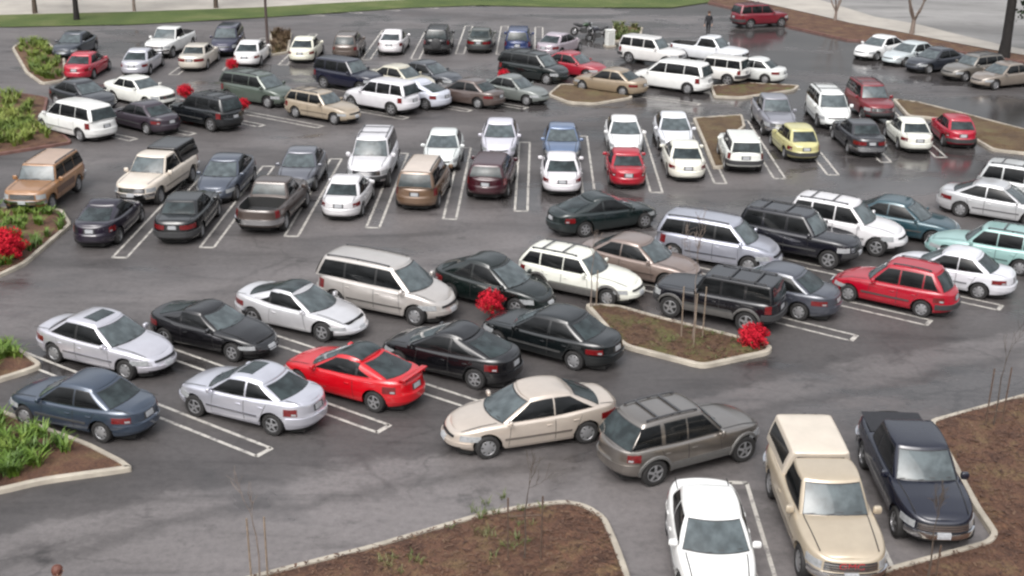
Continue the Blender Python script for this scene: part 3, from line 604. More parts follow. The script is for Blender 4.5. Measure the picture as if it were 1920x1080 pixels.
# ------------------------------------------------------------------ ground
def asphalt(name, base, wet=.5):
    m, nt, b = new_mat(name)
    big = noise(nt, .055, 5, .6, 'Object', (1, 2.6, 1), math.radians(-24), .6); mid = noise(nt, .33, 6, .62, 'Object', (.45, 2.2, 1), math.radians(-24), .8)
    spot = noise(nt, .9, 5, .65); fine = noise(nt, 38, 3, .7)
    c1 = ramp(nt, big.outputs[0], [(.36, .66), (.5, .92), (.64, 1.12)]); c2 = ramp(nt, mid.outputs[0], [(.34, .62), (.46, .97), (.7, 1.08)])
    c3 = ramp(nt, spot.outputs[0], [(.28, .72), (.42, 1.0), (.72, 1.06)]); c4 = ramp(nt, fine.outputs[0], [(.3, .80), (.7, 1.18)])
    x = mixc(nt, 1, base, c1.outputs[0], 'MULTIPLY'); x = mixc(nt, .85, x, c2.outputs[0], 'MULTIPLY'); x = mixc(nt, .8, x, c3.outputs[0], 'MULTIPLY'); x = mixc(nt, .8, x, c4.outputs[0], 'MULTIPLY')
    if wet:   # wheel paths and damp bands run along the aisles
        tc = nt.nodes.new('ShaderNodeTexCoord'); mp = nt.nodes.new('ShaderNodeMapping'); mp.inputs['Rotation'].default_value = (0, 0, math.radians(-24)); nt.links.new(tc.outputs['Object'], mp.inputs[0])
        sp = nt.nodes.new('ShaderNodeSeparateXYZ'); nt.links.new(mp.outputs[0], sp.inputs[0]); wz = noise(nt, .22, 5, .65, 'Object', (1, 1.4, 1), math.radians(-24), .4)
        ma = nt.nodes.new('ShaderNodeMath'); ma.operation = 'MULTIPLY_ADD'; nt.links.new(wz.outputs[0], ma.inputs[0]); ma.inputs[1].default_value = 3.4; nt.links.new(sp.outputs[1], ma.inputs[2])
        m2 = nt.nodes.new('ShaderNodeMapRange'); nt.links.new(ma.outputs[0], m2.inputs[0]); m2.inputs[1].default_value = 21.7; m2.inputs[2].default_value = 71.7
        st = [(20, 1.2), (24.8, 1.22), (25.3, .74), (25.7, 1.2), (26.5, 1.22), (26.9, .60), (28.0, .60), (30, .66), (36, .62), (38, .94), (40.5, 1.22), (41.8, .92), (43.2, .82), (44.6, 1.15), (46, .92), (48, .70), (53, .64), (56, .68), (58.5, 1.0), (61, .76), (66, .76), (69, 1.0)]
        rb = ramp(nt, m2.outputs[0], [((v-20)/50, c) for v, c in st]); x = mixc(nt, .92, x, rb.outputs[0], 'MULTIPLY')
        vo = nt.nodes.new('ShaderNodeTexVoronoi'); vo.feature = 'DISTANCE_TO_EDGE'; vo.inputs['Scale'].default_value = .16; wv = noise(nt, 1.1, 4, .6); tcv = nt.nodes.new('ShaderNodeTexCoord')
        vm = nt.nodes.new('ShaderNodeVectorMath'); vm.operation = 'MULTIPLY_ADD'; nt.links.new(wv.outputs[1], vm.inputs[0]); vm.inputs[1].default_value = (1.1, 1.1, 0); nt.links.new(tcv.outputs['Object'], vm.inputs[2]); nt.links.new(vm.outputs[0], vo.inputs['Vector'])
        rc = ramp(nt, vo.outputs[0], [(0, .72), (.005, .78), (.010, 1)]); gate = noise(nt, .13, 3); rg = ramp(nt, gate.outputs[0], [(.48, 0), (.58, 1)])
        x = mixc(nt, rg.outputs[0], x, mixc(nt, 1, x, rc.outputs[0], 'MULTIPLY'))
        gr = noise(nt, 5.5, 5, .7); r5 = ramp(nt, gr.outputs[0], [(.32, .74), (.5, 1), (.7, 1.22)]); x = mixc(nt, .75, x, r5.outputs[0], 'MULTIPLY')
        oil = noise(nt, .75, 4, .7); ro = ramp(nt, oil.outputs[0], [(.30, .5), (.39, 1)]); x = mixc(nt, .8, x, ro.outputs[0], 'MULTIPLY')
    nt.links.new(x, b.inputs['Base Color'])
    w = noise(nt, .10, 5, .6, 'Object', (1, 1.7, 1), math.radians(-20), .5)
    if wet:   # puddles lie thicker towards the low right-hand side of the lot
        sx = nt.nodes.new('ShaderNodeSeparateXYZ'); nt.links.new(tc.outputs['Object'], sx.inputs[0]); mx = nt.nodes.new('ShaderNodeMapRange'); nt.links.new(sx.outputs[0], mx.inputs[0]); mx.inputs[1].default_value = 1; mx.inputs[2].default_value = 14; mx.inputs[3].default_value = 0; mx.inputs[4].default_value = .11
        my = nt.nodes.new('ShaderNodeMapRange'); nt.links.new(sx.outputs[1], my.inputs[0]); my.inputs[1].default_value = 44; my.inputs[2].default_value = 54
        mm = nt.nodes.new('ShaderNodeMath'); mm.operation = 'MULTIPLY_ADD'; nt.links.new(mx.outputs[0], mm.inputs[0]); nt.links.new(my.outputs[0], mm.inputs[1]); nt.links.new(w.outputs[0], mm.inputs[2]); wout = mm.outputs[0]
        rw = ramp(nt, wout, [(.53, 1), (.60, .62)]); x = mixc(nt, 1, x, rw.outputs[0], 'MULTIPLY'); nt.links.new(x, b.inputs['Base Color'])
    else: wout = w.outputs[0]
    r = ramp(nt, wout, [(.40, .62), (.54, .46), (.575, .30), (.61, .07)] if wet else [(.4, .8), (.6, .7)]); nt.links.new(r.outputs[0], b.inputs['Roughness'])
    bump(nt, b, fine.outputs[0], .16, .010); return m
A_LOT = asphalt('wet_asphalt', (.111, .1015, .1005, 1)); A_ROAD = asphalt('road_asphalt', (.22, .214, .208, 1), 0)
def sheet(name, pts, z, mat, kind='structure', tagd=None):
    me = make_mesh(name, [(p[0], p[1], z) for p in pts], [tuple(range(len(pts)))], (mat,), smooth=False)
    o = link(name, me)
    if me.polygons[0].normal.z < 0: me.flip_normals()
    tag(o, kind=kind) if kind else None
    return o
sheet('ground', [(-3000, -300), (3000, -300), (3000, 4000), (-3000, 4000)], 0, A_LOT)
def soilmat(name, c0, c1, c2, scale=1.2):
    m, nt, b = new_mat(name); a = noise(nt, scale, 6, .65); f = noise(nt, 16, 4, .7)
    r = ramp(nt, a.outputs[0], [(.33, c0), (.5, c1), (.67, c2)]); g = ramp(nt, f.outputs[0], [(.3, .45), (.7, 1.25)])
    nt.links.new(mixc(nt, .9, r.outputs[0], g.outputs[0], 'MULTIPLY'), b.inputs['Base Color']); b.inputs['Roughness'].default_value = .9
    bump(nt, b, f.outputs[0], .8, .05); return m
SOIL = soilmat('bark_mulch', (.056, .027, .017, 1), (.112, .054, .032, 1), (.145, .095, .046, 1))
SOIL_G = soilmat('mulch_with_grass', (.058, .028, .017, 1), (.10, .054, .028, 1), (.098, .105, .030, 1), 1.0)
DRY = soilmat('dry_soil', (.07, .042, .022, 1), (.11, .070, .036, 1), (.125, .10, .045, 1), .8)
LAWN = soilmat('lawn_turf', (.045, .075, .014, 1), (.075, .108, .022, 1), (.13, .145, .05, 1), .22)
CONC = plain('kerb_concrete', (.43, .385, .32), .8, 0, .4, 1.6, 0, .2)
CONC_R = plain('kerb_red_paint', (.17, .085, .07), .75, 0, .45, 2.0)
WALK = plain('pale_pavement', (.40, .37, .33), .8, 0, .25, .5)
PAINTW = None
def worn_paint():
    m, nt, b = new_mat('worn_white_paint'); a = noise(nt, 3.5, 6, .7); f = noise(nt, 20, 3, .7)
    r = ramp(nt, a.outputs[0], [(.36, 0), (.52, 1)]); g = ramp(nt, f.outputs[0], [(.35, .55), (.6, 1)])
    x = mixc(nt, r.outputs[0], (.18, .17, .165, 1), (.50, .475, .435, 1)); nt.links.new(mixc(nt, .7, x, g.outputs[0], 'MULTIPLY'), b.inputs['Base Color'])
    b.inputs['Roughness'].default_value = .6; return m
PAINTW = worn_paint()
def offset_poly(P, d):
    P = np.asarray(P, float); n = len(P); area = sum(P[i][0]*P[(i+1) % n][1]-P[(i+1) % n][0]*P[i][1] for i in range(n))
    if area < 0: P = P[::-1].copy()
    out = []
    for i in range(n):
        a, b, c = P[i-1], P[i], P[(i+1) % n]; e1 = (b-a)/np.linalg.norm(b-a); e2 = (c-b)/np.linalg.norm(c-b)
        n1, n2 = np.array([-e1[1], e1[0]]), np.array([-e2[1], e2[0]]); m = n1+n2; m /= max(np.linalg.norm(m), 1e-6)
        out.append(b+m*d/max(.4, m@n1))
    return P, np.array(out)
def roundcorner(P, r=.5, k=4):
    P = [np.asarray(p, float) for p in P]; out = []; n = len(P)
    for i in range(n):
        a, b, c = P[i-1], P[i], P[(i+1) % n]; la, lc = np.linalg.norm(a-b), np.linalg.norm(c-b); q = min(r, la*.4, lc*.4)
        p0, p1 = b+(a-b)/la*q, b+(c-b)/lc*q
        for t in np.linspace(0, 1, k): out.append((1-t)**2*p0+2*t*(1-t)*b+t*t*p1)
    return np.array(out)
def inside(P, x, y):
    c = np.zeros(np.shape(x), bool); n = len(P)
    for i in range(n):
        x0, y0 = P[i]; x1, y1 = P[(i+1) % n]
        k = ((y0 > y) != (y1 > y)) & (x < (x1-x0)*(y-y0)/((y1-y0) or 1e-9)+x0); c ^= k
    return c
def island(pix, soil, kerb=CONC, r=.5, world=None, mound=.06):
    P = np.array([at(*p) for p in pix]) if world is None else np.array(world)
    P = roundcorner(P, r); outer, inner = offset_poly(P, .16); n = len(outer)
    rings = [(outer, 0), (outer+(inner-outer)*.08, .115), (outer+(inner-outer)*.2, .13), (inner, .13), (inner, .05)]
    V = [(x, y, z) for R, z in rings for x, y in R]
    F = [(k*n+i, k*n+(i+1) % n, (k+1)*n+(i+1) % n, (k+1)*n+i) for k in range(4) for i in range(n)]
    tag(link('kerb', make_mesh('kerb', V, F, (kerb,), angle=30)), kind='structure')
    # soil: triangulated sheet with uneven surface
    x0, y0 = inner.min(0); x1, y1 = inner.max(0); bm = bmesh.new()
    f = bm.faces.new([bm.verts.new((p[0], p[1], .09)) for p in inner]); bmesh.ops.triangulate(bm, faces=[f])
    for _ in range(4):
        es = [e for e in bm.edges if e.calc_length() > .45]
        if es and len(bm.verts) < 6000: bmesh.ops.subdivide_edges(bm, edges=es, cuts=1); bmesh.ops.triangulate(bm, faces=bm.faces[:])
    for v in bm.verts:
        if not v.is_boundary: v.co.z += random.uniform(-.02, .05)+mound
    me = bpy.data.meshes.new('planting_bed'); bm.to_mesh(me); bm.free(); me.materials.append(soil)
    me.polygons.foreach_set('use_smooth', np.ones(len(me.polygons), dtype=bool))
    if sum(p.normal.z for p in me.polygons) < 0: me.flip_normals()
    tag(link('planting_bed', me), kind='structure'); return inner
def pts_in(P, dens, cull=True):
    x0, y0 = P.min(0); x1, y1 = P.max(0); n = int((x1-x0)*(y1-y0)*dens)
    x, y = rng.uniform(x0, x1, n), rng.uniform(y0, y1, n); k = inside(P, x, y)
    return np.c_[x[k], y[k]]
ISL = {}
ISL['front_left'] = island([(-120, 945), (0, 928), (78, 909), (222, 889), (252, 884), (233, 869), (171, 837), (78, 803), (10, 775), (-120, 740)], SOIL, r=.35)
ISL['front_left_back'] = island([(-200, 745), (-160, 640), (30, 652), (84, 690), (40, 706), (-40, 730)], SOIL, r=.4)
ISL['mid_left'] = island([(50, 498), (136, 424), (118, 396), (0, 392), (-160, 400), (-160, 560), (0, 522)], SOIL, r=.3)
ISL['upper_left'] = island([(138, 270), (0, 292), (-160, 305), (-160, 190), (30, 176), (92, 186), (84, 222)], SOIL, CONC_R, r=.4)
ISL['far_left'] = island([(22, 92), (48, 138), (78, 160), (126, 152), (122, 108), (92, 82), (40, 80)], SOIL, r=.5)
ISL['front_right'] = island([(1094, 574), (1160, 577), (1235, 598), (1380, 634), (1450, 655), (1442, 666), (1318, 693), (1170, 655), (1146, 634)], SOIL_G, r=.3)
ISL['bottom_mid'] = island([(380, 1110), (500, 1078), (690, 1030), (905, 967), (1000, 950), (1062, 944), (1103, 953), (1138, 976), (1160, 1025), (1182, 1085), (1215, 1220), (300, 1220)], SOIL, r=.3)
ISL['bottom_right'] = island([(1737, 794), (1920, 744), (2200, 672), (2400, 1260), (1500, 1260), (1560, 1100), (1670, 1068), (1846, 1020), (1858, 1006), (1826, 960)], SOIL, r=.3)
ISL['far_row'] = island([(1026, 180), (1064, 195), (1116, 198), (1188, 186), (1172, 166), (1050, 160)], DRY, r=.4)
ISL['middle_row'] = island([(1298, 224), (1318, 272), (1336, 318), (1362, 316), (1352, 275), (1398, 240), (1392, 218)], DRY, r=.25)
ISL['right_row'] = island([(1672, 188), (1722, 194), (1810, 216), (1920, 245), (2060, 278), (2060, 304), (1920, 291), (1860, 284), (1822, 262), (1786, 228), (1700, 220)], DRY, r=.3)
ISL['farthest_row'] = island([(506, 66), (548, 64), (542, 100), (506, 106)], DRY, r=.3)
ISL['cabinet_bed'] = island([(1148, 50), (1206, 54), (1200, 78), (1150, 80)], SOIL_G, r=.3)
ISL['row_end'] = island([(1330, 164), (1400, 158), (1500, 163), (1490, 172), (1392, 186), (1338, 184)], SOIL_G, r=.3)
# far edges of the lot: lawn and pavement at the top left, mulch strip, pavement and road at the top right
low = [at(*p) for p in ((-500, 78), (0, 52), (250, 47), (400, 39), (520, 32), (640, 24), (760, 16), (900, 11), (1080, 15), (1260, 15), (1345, 3))]
up = [at(*p) for p in ((-500, 45), (0, 29), (250, 23), (480, 15), (620, 7), (760, 0))]+[np.array((10., 124)), np.array((24., 124))]
def strip_sheet(name, a, b, z, mat): return sheet(name, list(a)+list(b)[::-1], z, mat)
strip_sheet('lawn', low, up, .05, LAWN)
far_road = [p+np.array((-.2*k, 9+.0*k)) for k, p in enumerate(up)]
strip_sheet('pavement', up, far_road, .054, WALK)
strip_sheet('road', far_road, [p+np.array((0, 30)) for p in far_road], .03, A_ROAD)
in_ = [at(*p) for p in ((1330, 6), (1400, 22), (1475, 50), (1590, 76), (1680, 82), (1760, 92), (1860, 108), (1920, 118), (2300, 190))]
mid_ = [at(*p) for p in ((1330, -12), (1440, 10), (1520, 28), (1595, 46), (1690, 63), (1780, 81), (1865, 97), (1920, 106), (2300, 172))]
out_ = [at(*p) for p in ((1400, -40), (1440, -25), (1530, 0), (1640, 34), (1720, 48), (1790, 66), (1890, 90), (1930, 97), (2300, 155))]
strip_sheet('verge', in_, mid_, .09, SOIL); strip_sheet('pavement', mid_, out_, .12, WALK)
strip_sheet('road', out_, [p+np.array((26, 24)) for p in out_], .04, A_ROAD)
V = []; 
for k in range(len(in_)):
    a = in_[k]; d = (in_[min(k+1, len(in_)-1)]-in_[max(k-1, 0)]); d /= np.linalg.norm(d); nrm = np.array([d[1], -d[0]])*-1
    for o, z in ((-.16, 0), (-.15, .13), (.0, .13)): V.append((*(a+nrm*o*-1 if nrm@np.array([1, 1]) < 0 else a+nrm*o), z))
tag(link('kerb', make_mesh('kerb', V, grid_faces(len(in_), 3), (CONC_R,), angle=30)), kind='structure')
# painted stall lines: hairpins, each one U of two lines
def line_quad(V, F, a, b, w):
    a, b = np.asarray(a), np.asarray(b); d = (b-a)/np.linalg.norm(b-a); n = np.array([-d[1], d[0]])*w/2; k = len(V)
    V += [(*(a+n), .004), (*(a-n), .004), (*(b-n), .004), (*(b+n), .004)]; F.append((k, k+1, k+2, k+3))
def hairpin(V, F, end, ang, length, gap=.52, w=.10):
    d = np.array([math.cos(ang), math.sin(ang)]); n = np.array([-d[1], d[0]])*gap/2; e = np.asarray(end)
    m = int(length/1.5)+1
    for s in (-1, 1): line_quad(V, F, e+n*s, e+n*s+d*length, w)
    line_quad(V, F, e-n*1.09, e+n*1.09, w*1.5); line_quad(V, F, e+d*length-n*1.09, e+d*length+n*1.09, w*1.5)
V, F = [], []; R = math.radians
for p in ((224, 483), (388, 464), (546, 443), (699, 427), (843, 411), (977, 396), (1106, 379), (1231, 361), (1351, 344), (1462, 335), (1562, 328), (1661, 304), (1765, 295)): hairpin(V, F, at(*p), R(89), 11.2)
for p in ((495, 848), (719, 804), (905, 764)): hairpin(V, F, at(*p), R(146), 10.6)
for p in ((1601, 634), (1741, 605), (1875, 577)): hairpin(V, F, at(*p), R(146), 10.6)
for p in ((250, 262), (360, 252), (490, 236), (600, 238), (760, 222), (880, 208), (985, 203), (1310, 196), (1420, 176)): hairpin(V, F, at(*p), R(147), 10.8, .5)
for p in ((222, 152), (325, 140), (425, 132), (530, 122), (686, 112), (778, 111), (862, 101), (938, 102), (1010, 104)): hairpin(V, F, at(*p), R(89), 11.4, .55)
for p in ((585, 52), (660, 46), (735, 41), (810, 36), (885, 31), (960, 27), (1035, 26)): hairpin(V, F, at(*p)+np.array((0, 5.5)), R(147), 5.4, .5)
hairpin(V, F, at(1384, 905), R(269), 8.0, .42); hairpin(V, F, at(1560, 850), R(269), 6.0, .42)
line_quad(V, F, at(1400, 158), at(1500, 168), .25)
tag(link('stall_lines', make_mesh('stall_lines', V, F, (PAINTW,), smooth=False)), kind='structure')

# ------------------------------------------------------------------ vehicles
CARS = []
def C_(*a): CARS.append(a)
C_('sedan', 'sedan_tall', (236, 236, 234), 0, 4.43, 23.31, 268.5, {'sun': False, 'L': 4.5, 'rdrop': 0.05, 'rcrown': 0.06, 'xrh': -1.05, 'xb': -1.55, 'H': 1.47}, 1, 'white sedan at the bottom edge, nose to the camera, left of the gold pickup', 'sedan')
C_('pickup_truck', 'pickup_shell', (214, 198, 174), 0.3, 7.21, 24.69, 270.2, {}, 1, 'gold pickup with a pale camper shell over its bed and red grille letters', 'pickup truck')
C_('pickup_truck', 'pickup_ext', (28, 32, 52), 0.2, 9.77, 26.27, 268.5, {}, 1, 'navy pickup with dark covered bed and chrome front beside the brown mulch bed', 'pickup truck')
C_('sport_utility_vehicle', 'suv_wrap', (174, 166, 158), 0.8, 4.34, 27.93, 27.8, {'L': 4.5, 'H': 1.7}, 1, 'taupe SUV with roof rack and wrapped dark rear glass, standing behind the gold pickup', 'SUV')
C_('sedan', 'sedan_new', (214, 201, 188), 0.5, 0.54, 29.11, 199.3, {}, 1, 'beige sedan driving along the front aisle past the red coupe', 'sedan')
C_('sedan', 'sedan_small', (84, 98, 118), 0.45, -11.44, 29.58, 159.3, {}, 1, 'slate blue sedan parked at the left beside the leafy green planter', 'sedan')
C_('sedan', 'sedan_tall', (222, 222, 232), 0.65, -7.03, 30.16, 155.9, {}, 1, 'rounded silver sedan with sunroof, between the slate blue sedan and the red coupe', 'sedan')
C_('coupe', 'coupe', (206, 10, 28), 0, -4.48, 31.68, 151.3, {'spoiler': 0.025, 'band': True, 'darkroof': True}, 1, 'bright red coupe with dark roof panel and dark rear glass', 'coupe')
C_('hatchback', 'fastback', (20, 20, 24), 0, -1.77, 33.17, 152.7, {}, 1, 'black fastback car parked directly right of the bright red coupe', 'hatchback')
C_('sedan', 'sedan', (18, 24, 26), 0, 1.21, 34.62, 148.1, {}, 1, 'black sedan parked against the left end of the mulch island with the staked sapling', 'sedan')
C_('sport_utility_vehicle', 'jeep', (22, 22, 30), 0, 6.79, 37.51, 151.9, {}, 1, 'boxy black off-road wagon with grey flares beside the mulch island with the red shrub', 'SUV')
C_('sedan', 'sedan', (96, 100, 112), 0.4, 8.73, 38.68, 148.0, {}, 1, 'grey sedan between the boxy black off-road wagon and the crimson hatchback', 'sedan')
C_('hatchback', 'hatch', (176, 6, 38), 0, 12.95, 39.02, 147.3, {'L': 4.25, 'H': 1.56, 'rack': 'rails', 'xrh': -1.45, 'xb': -1.9}, 1, 'crimson hatchback wagon with roof rails parked in the right of the front double row', 'hatchback')
C_('sedan', 'sedan_small', (222, 222, 228), 0.15, 15.41, 40.71, 148.0, {}, 1, 'pale silver-white sedan with its tail out, just right of the crimson hatchback', 'sedan')
C_('station_wagon', 'wagon', (172, 210, 206), 0.2, 17.65, 43.09, 149.0, {'H': 1.5}, 1, 'pale mint wagon at the right edge behind the pale silver-white sedan', 'wagon')
C_('sedan', 'sedan', (226, 224, 232), 0.65, -12.05, 33.52, 335.0, {'sun': 0.5, 'band': True}, 1, 'silver four-door with sunroof behind the slate blue sedan, nose to lower right', 'sedan')
C_('coupe', 'coupe_low', (24, 23, 26), 0, -9.13, 34.77, 334.6, {}, 1, 'low black sports coupe between the silver four-door and the silver-white coupe', 'coupe')
C_('coupe', 'coupe_long', (226, 225, 228), 0.5, -6.72, 36.40, 334.2, {'darkroof': True, 'band': True}, 1, 'long silver-white coupe with dark roof and glass behind the bright red coupe', 'coupe')
C_('minivan', 'minivan', (204, 198, 193), 0.5, -4.12, 37.94, 334.1, {'band': True, 'rack': 'rails'}, 1, 'champagne minivan with roof rack and dark side glass in the front double row', 'minivan')
C_('hatchback', 'fastback', (22, 34, 32), 0.1, -0.61, 38.70, 329.0, {'H': 1.58, 'xrh': -0.95}, 1, 'dark green rounded car partly behind a red shrub, right of the champagne minivan', 'hatchback')
C_('station_wagon', 'wagon', (226, 226, 216), 0, 2.34, 39.71, 330.9, {'cladding': True}, 1, 'white station wagon with grey lower body and roof rack in the front double row', 'wagon')
C_('sedan', 'sedan', (172, 152, 142), 0.4, 4.50, 41.25, 329.0, {}, 1, 'rose beige sedan squeezed between the white station wagon and the silver-blue minivan', 'sedan')
C_('minivan', 'minivan_old', (186, 188, 200), 0.55, 7.58, 42.96, 333.5, {'band': True, 'rack': 'rails'}, 1, 'silver-blue minivan with dark side windows, right of the rose beige sedan', 'minivan')
C_('sport_utility_vehicle', 'suv', (30, 30, 40), 0.1, 10.68, 43.67, 328.1, {}, 1, 'black SUV with roof rack between the silver-blue minivan and a white SUV', 'SUV')
C_('sport_utility_vehicle', 'suv_round', (224, 222, 224), 0.1, 12.80, 45.13, 328.6, {}, 1, 'white SUV with roof rack, right of the black SUV in the front double row', 'SUV')
C_('sedan', 'sedan', (62, 98, 110), 0.4, 15.28, 46.32, 329.0, {}, 1, 'teal sedan behind the pale mint wagon, right of the white SUV', 'sedan')
C_('sedan', 'sedan_new', (212, 212, 214), 0.45, 19.95, 48.72, 329.0, {}, 1, 'silver-white sedan at the right edge behind the teal sedan', 'sedan')
C_('sport_utility_vehicle', 'suv_round', (214, 216, 216), 0.2, 22.03, 50.40, 329.1, {}, 1, 'pale SUV cut off by the right edge, farthest of the front double row', 'SUV')
C_('hatchback', 'fastback', (30, 44, 44), 0.2, 3.54, 46.66, 26.4, {'L': 4.75, 'wb': 2.72}, 1, 'dark green sloping-roofed car driving in the aisle behind the white station wagon', 'hatchback')
C_('coupe', 'coupe', (46, 38, 56), 0.2, -15.58, 45.29, 88.2, {}, 1, 'dark plum coupe with tail to the camera at the left end of the middle row', 'coupe')
C_('sedan', 'sedan_box', (22, 24, 26), 0, -12.69, 45.99, 89.1, {}, 1, 'black square-cut sedan with tail to the camera, right of the dark plum coupe', 'sedan')
C_('pickup_truck', 'pickup', (100, 86, 80), 0.3, -9.57, 47.28, 83.6, {'L': 5.0, 'wb': 3.05, 'H': 1.66}, 1, 'taupe brown pickup with dark open bed and tail to the camera in the middle row', 'pickup truck')
C_('sedan', 'sedan_small', (222, 220, 222), 0.1, -6.80, 48.88, 86.2, {}, 1, 'small white sedan with tail to the camera between the taupe brown pickup and bronze minivan', 'sedan')
C_('minivan', 'minivan_old', (146, 116, 92), 0.3, -3.78, 50.49, 83.7, {'darkroof': True, 'rack': 'rails'}, 1, 'bronze minivan with painted sky reflection on its roof, tail to the camera in the middle row', 'minivan')
C_('sport_utility_vehicle', 'suv_round', (74, 26, 38), 0.1, -0.93, 51.90, 83.5, {'rack': False, 'H': 1.6}, 1, 'maroon crossover with tail to the camera, right of the bronze minivan', 'SUV')
C_('sedan', 'sedan', (230, 226, 230), 0, 2.10, 52.84, 89.5, {}, 1, 'white sedan with tail to the camera, nose to nose with the light blue sedan', 'sedan')
C_('sedan', 'sedan_small', (172, 22, 42), 0, 5.01, 53.81, 89.9, {}, 1, 'dark red compact with tail to the camera, in front of a white sedan', 'sedan')
C_('sedan', 'sedan', (232, 230, 218), 0, 7.79, 55.20, 89.1, {}, 1, 'cream white sedan with tail to the camera, right of the dark red compact', 'sedan')
C_('sport_utility_vehicle', 'jeep', (228, 230, 224), 0, 10.60, 56.39, 88.2, {'rack': False, 'H': 1.58, 'cladding': False}, 1, 'boxy white small SUV with tail to the camera, beside the dry soil strip', 'SUV')
C_('hatchback', 'hatch', (216, 210, 150), 0, 13.63, 58.60, 94.2, {'L': 4.3, 'H': 1.5}, 1, 'pale yellow hatchback with tail to the camera in the middle row', 'hatchback')
C_('sedan', 'sedan_box', (58, 58, 64), 0.2, 17.03, 59.81, 92.3, {'bumper': 'chrome'}, 1, 'charcoal sedan with chrome bumper, right of the pale yellow hatchback', 'sedan')
C_('sedan', 'sedan_small', (226, 226, 216), 0, 19.75, 60.55, 88.3, {}, 1, 'small white car between the charcoal sedan and the magenta red hatchback', 'sedan')
C_('hatchback', 'hatch', (176, 20, 48), 0, 22.25, 61.40, 86.8, {}, 1, 'magenta red hatchback at the right end of the middle row beside a planter', 'hatchback')
C_('station_wagon', 'old_wagon', (190, 140, 96), 0.05, -19.46, 49.35, 267.0, {'darkroof': True, 'rack': 'rails', 'mould': 'wide'}, 1, 'old brown boxy wagon with pale roof nosed into the plants at the left edge', 'wagon')
C_('pickup_truck', 'pickup_shell', (226, 214, 200), 0.05, -15.19, 50.82, 261.2, {}, 1, 'beige pickup with a dark shell over its bed, facing the camera behind the plum coupe', 'pickup truck')
C_('sedan', 'sedan_new', (98, 106, 122), 0.4, -12.32, 51.08, 266.4, {}, 1, 'blue-grey sedan facing the camera, right of the beige pickup', 'sedan')
C_('sedan', 'sedan', (134, 136, 146), 0.5, -9.32, 52.62, 269.1, {}, 1, 'mid grey sedan facing the camera behind the taupe brown pickup', 'sedan')
C_('sport_utility_vehicle', 'fullsize_suv', (224, 222, 226), 0.05, -6.28, 53.55, 268.6, {}, 1, 'large white SUV with roof rack facing the camera behind the small white sedan', 'SUV')
C_('sedan', 'sedan', (222, 226, 224), 0.15, -3.28, 56.20, 269.0, {}, 1, 'pale silver sedan facing the camera behind the bronze minivan', 'sedan')
C_('sedan', 'sedan_new', (214, 212, 222), 0.2, -0.67, 58.26, 269.0, {}, 1, 'lilac silver sedan facing the camera behind the maroon crossover', 'sedan')
C_('sedan', 'sedan', (132, 154, 190), 0.4, 2.29, 57.65, 269.0, {}, 1, 'light blue sedan facing the camera, nose to nose with a white sedan', 'sedan')
C_('sedan', 'sedan_new', (232, 232, 232), 0, 5.38, 59.21, 269.0, {}, 1, 'bright white sedan facing the camera behind the dark red compact', 'sedan')
C_('sedan', 'sedan_new', (224, 226, 232), 0.05, 7.90, 60.10, 269.0, {}, 1, 'white car facing the camera behind the cream white sedan, by the dry soil strip', 'sedan')
C_('pickup_truck', 'pickup_ext', (170, 170, 180), 0.3, 13.57, 63.65, 269.0, {}, 1, 'grey pickup facing the camera behind the pale yellow hatchback', 'pickup truck')
C_('minivan', 'minivan_old', (228, 230, 228), 0, 16.82, 65.25, 269.0, {}, 1, 'white minivan facing the camera between the grey pickup and the dark red SUV', 'minivan')
C_('sport_utility_vehicle', 'suv', (148, 34, 46), 0.1, 19.43, 66.77, 272.3, {}, 1, 'dark red SUV facing the camera with shining headlights, behind the small white car', 'SUV')
C_('sedan', 'sedan', (228, 228, 228), 0, 24.72, 83.94, 219.5, {}, 1, 'white sedan at the far left end of the line along the right mulch strip', 'sedan')
C_('sedan', 'sedan', (206, 214, 216), 0.25, 26.16, 81.82, 214.2, {}, 1, 'silver sedan beside the white one in the line along the right mulch strip', 'sedan')
C_('sedan', 'sedan', (62, 66, 76), 0.3, 27.14, 79.65, 210.0, {}, 1, 'dark grey sedan in the middle of the line along the right mulch strip', 'sedan')
C_('station_wagon', 'wagon', (140, 134, 126), 0.3, 28.77, 77.36, 206.8, {}, 1, 'grey-tan station wagon near the big evergreen in the line along the mulch strip', 'wagon')
C_('sedan', 'sedan', (172, 160, 148), 0.3, 29.82, 75.01, 205.8, {}, 1, 'tan sedan nearest the camera in the line along the right mulch strip', 'sedan')
C_('sport_utility_vehicle', 'suv', (146, 40, 56), 0.1, 18.70, 95.82, 20.7, {}, 1, 'maroon SUV alone at the top of the lot near the standing person', 'SUV')
C_('minivan', 'minivan', (228, 228, 226), 0, -21.88, 60.32, 144.9, {'rack': False}, 1, 'white minivan with tail to the right at the left end of the far double row', 'minivan')
C_('sedan', 'sedan', (74, 62, 74), 0.3, -18.88, 61.63, 142.9, {}, 1, 'dark purple sedan right of the white minivan by the left planter', 'sedan')
C_('sport_utility_vehicle', 'suv_round', (26, 30, 34), 0.1, -15.94, 62.41, 146.0, {}, 1, 'nearly black SUV between the dark purple sedan and two red shrubs', 'SUV')
C_('station_wagon', 'wagon', (196, 180, 158), 0.1, -10.15, 64.28, 328.3, {}, 1, 'tan and white station wagon with nose to the lower right in the far double row', 'wagon')
C_('sport_utility_vehicle', 'suv_round', (224, 222, 226), 0.1, -7.26, 66.44, 148.0, {'rack': False}, 1, 'silver-white SUV with three side windows, right of the tan and white station wagon', 'SUV')
C_('hatchback', 'fastback', (212, 215, 226), 0.2, -5.53, 67.78, 148.0, {}, 1, 'pale silver rounded car between the silver-white SUV and the brown sedan', 'hatchback')
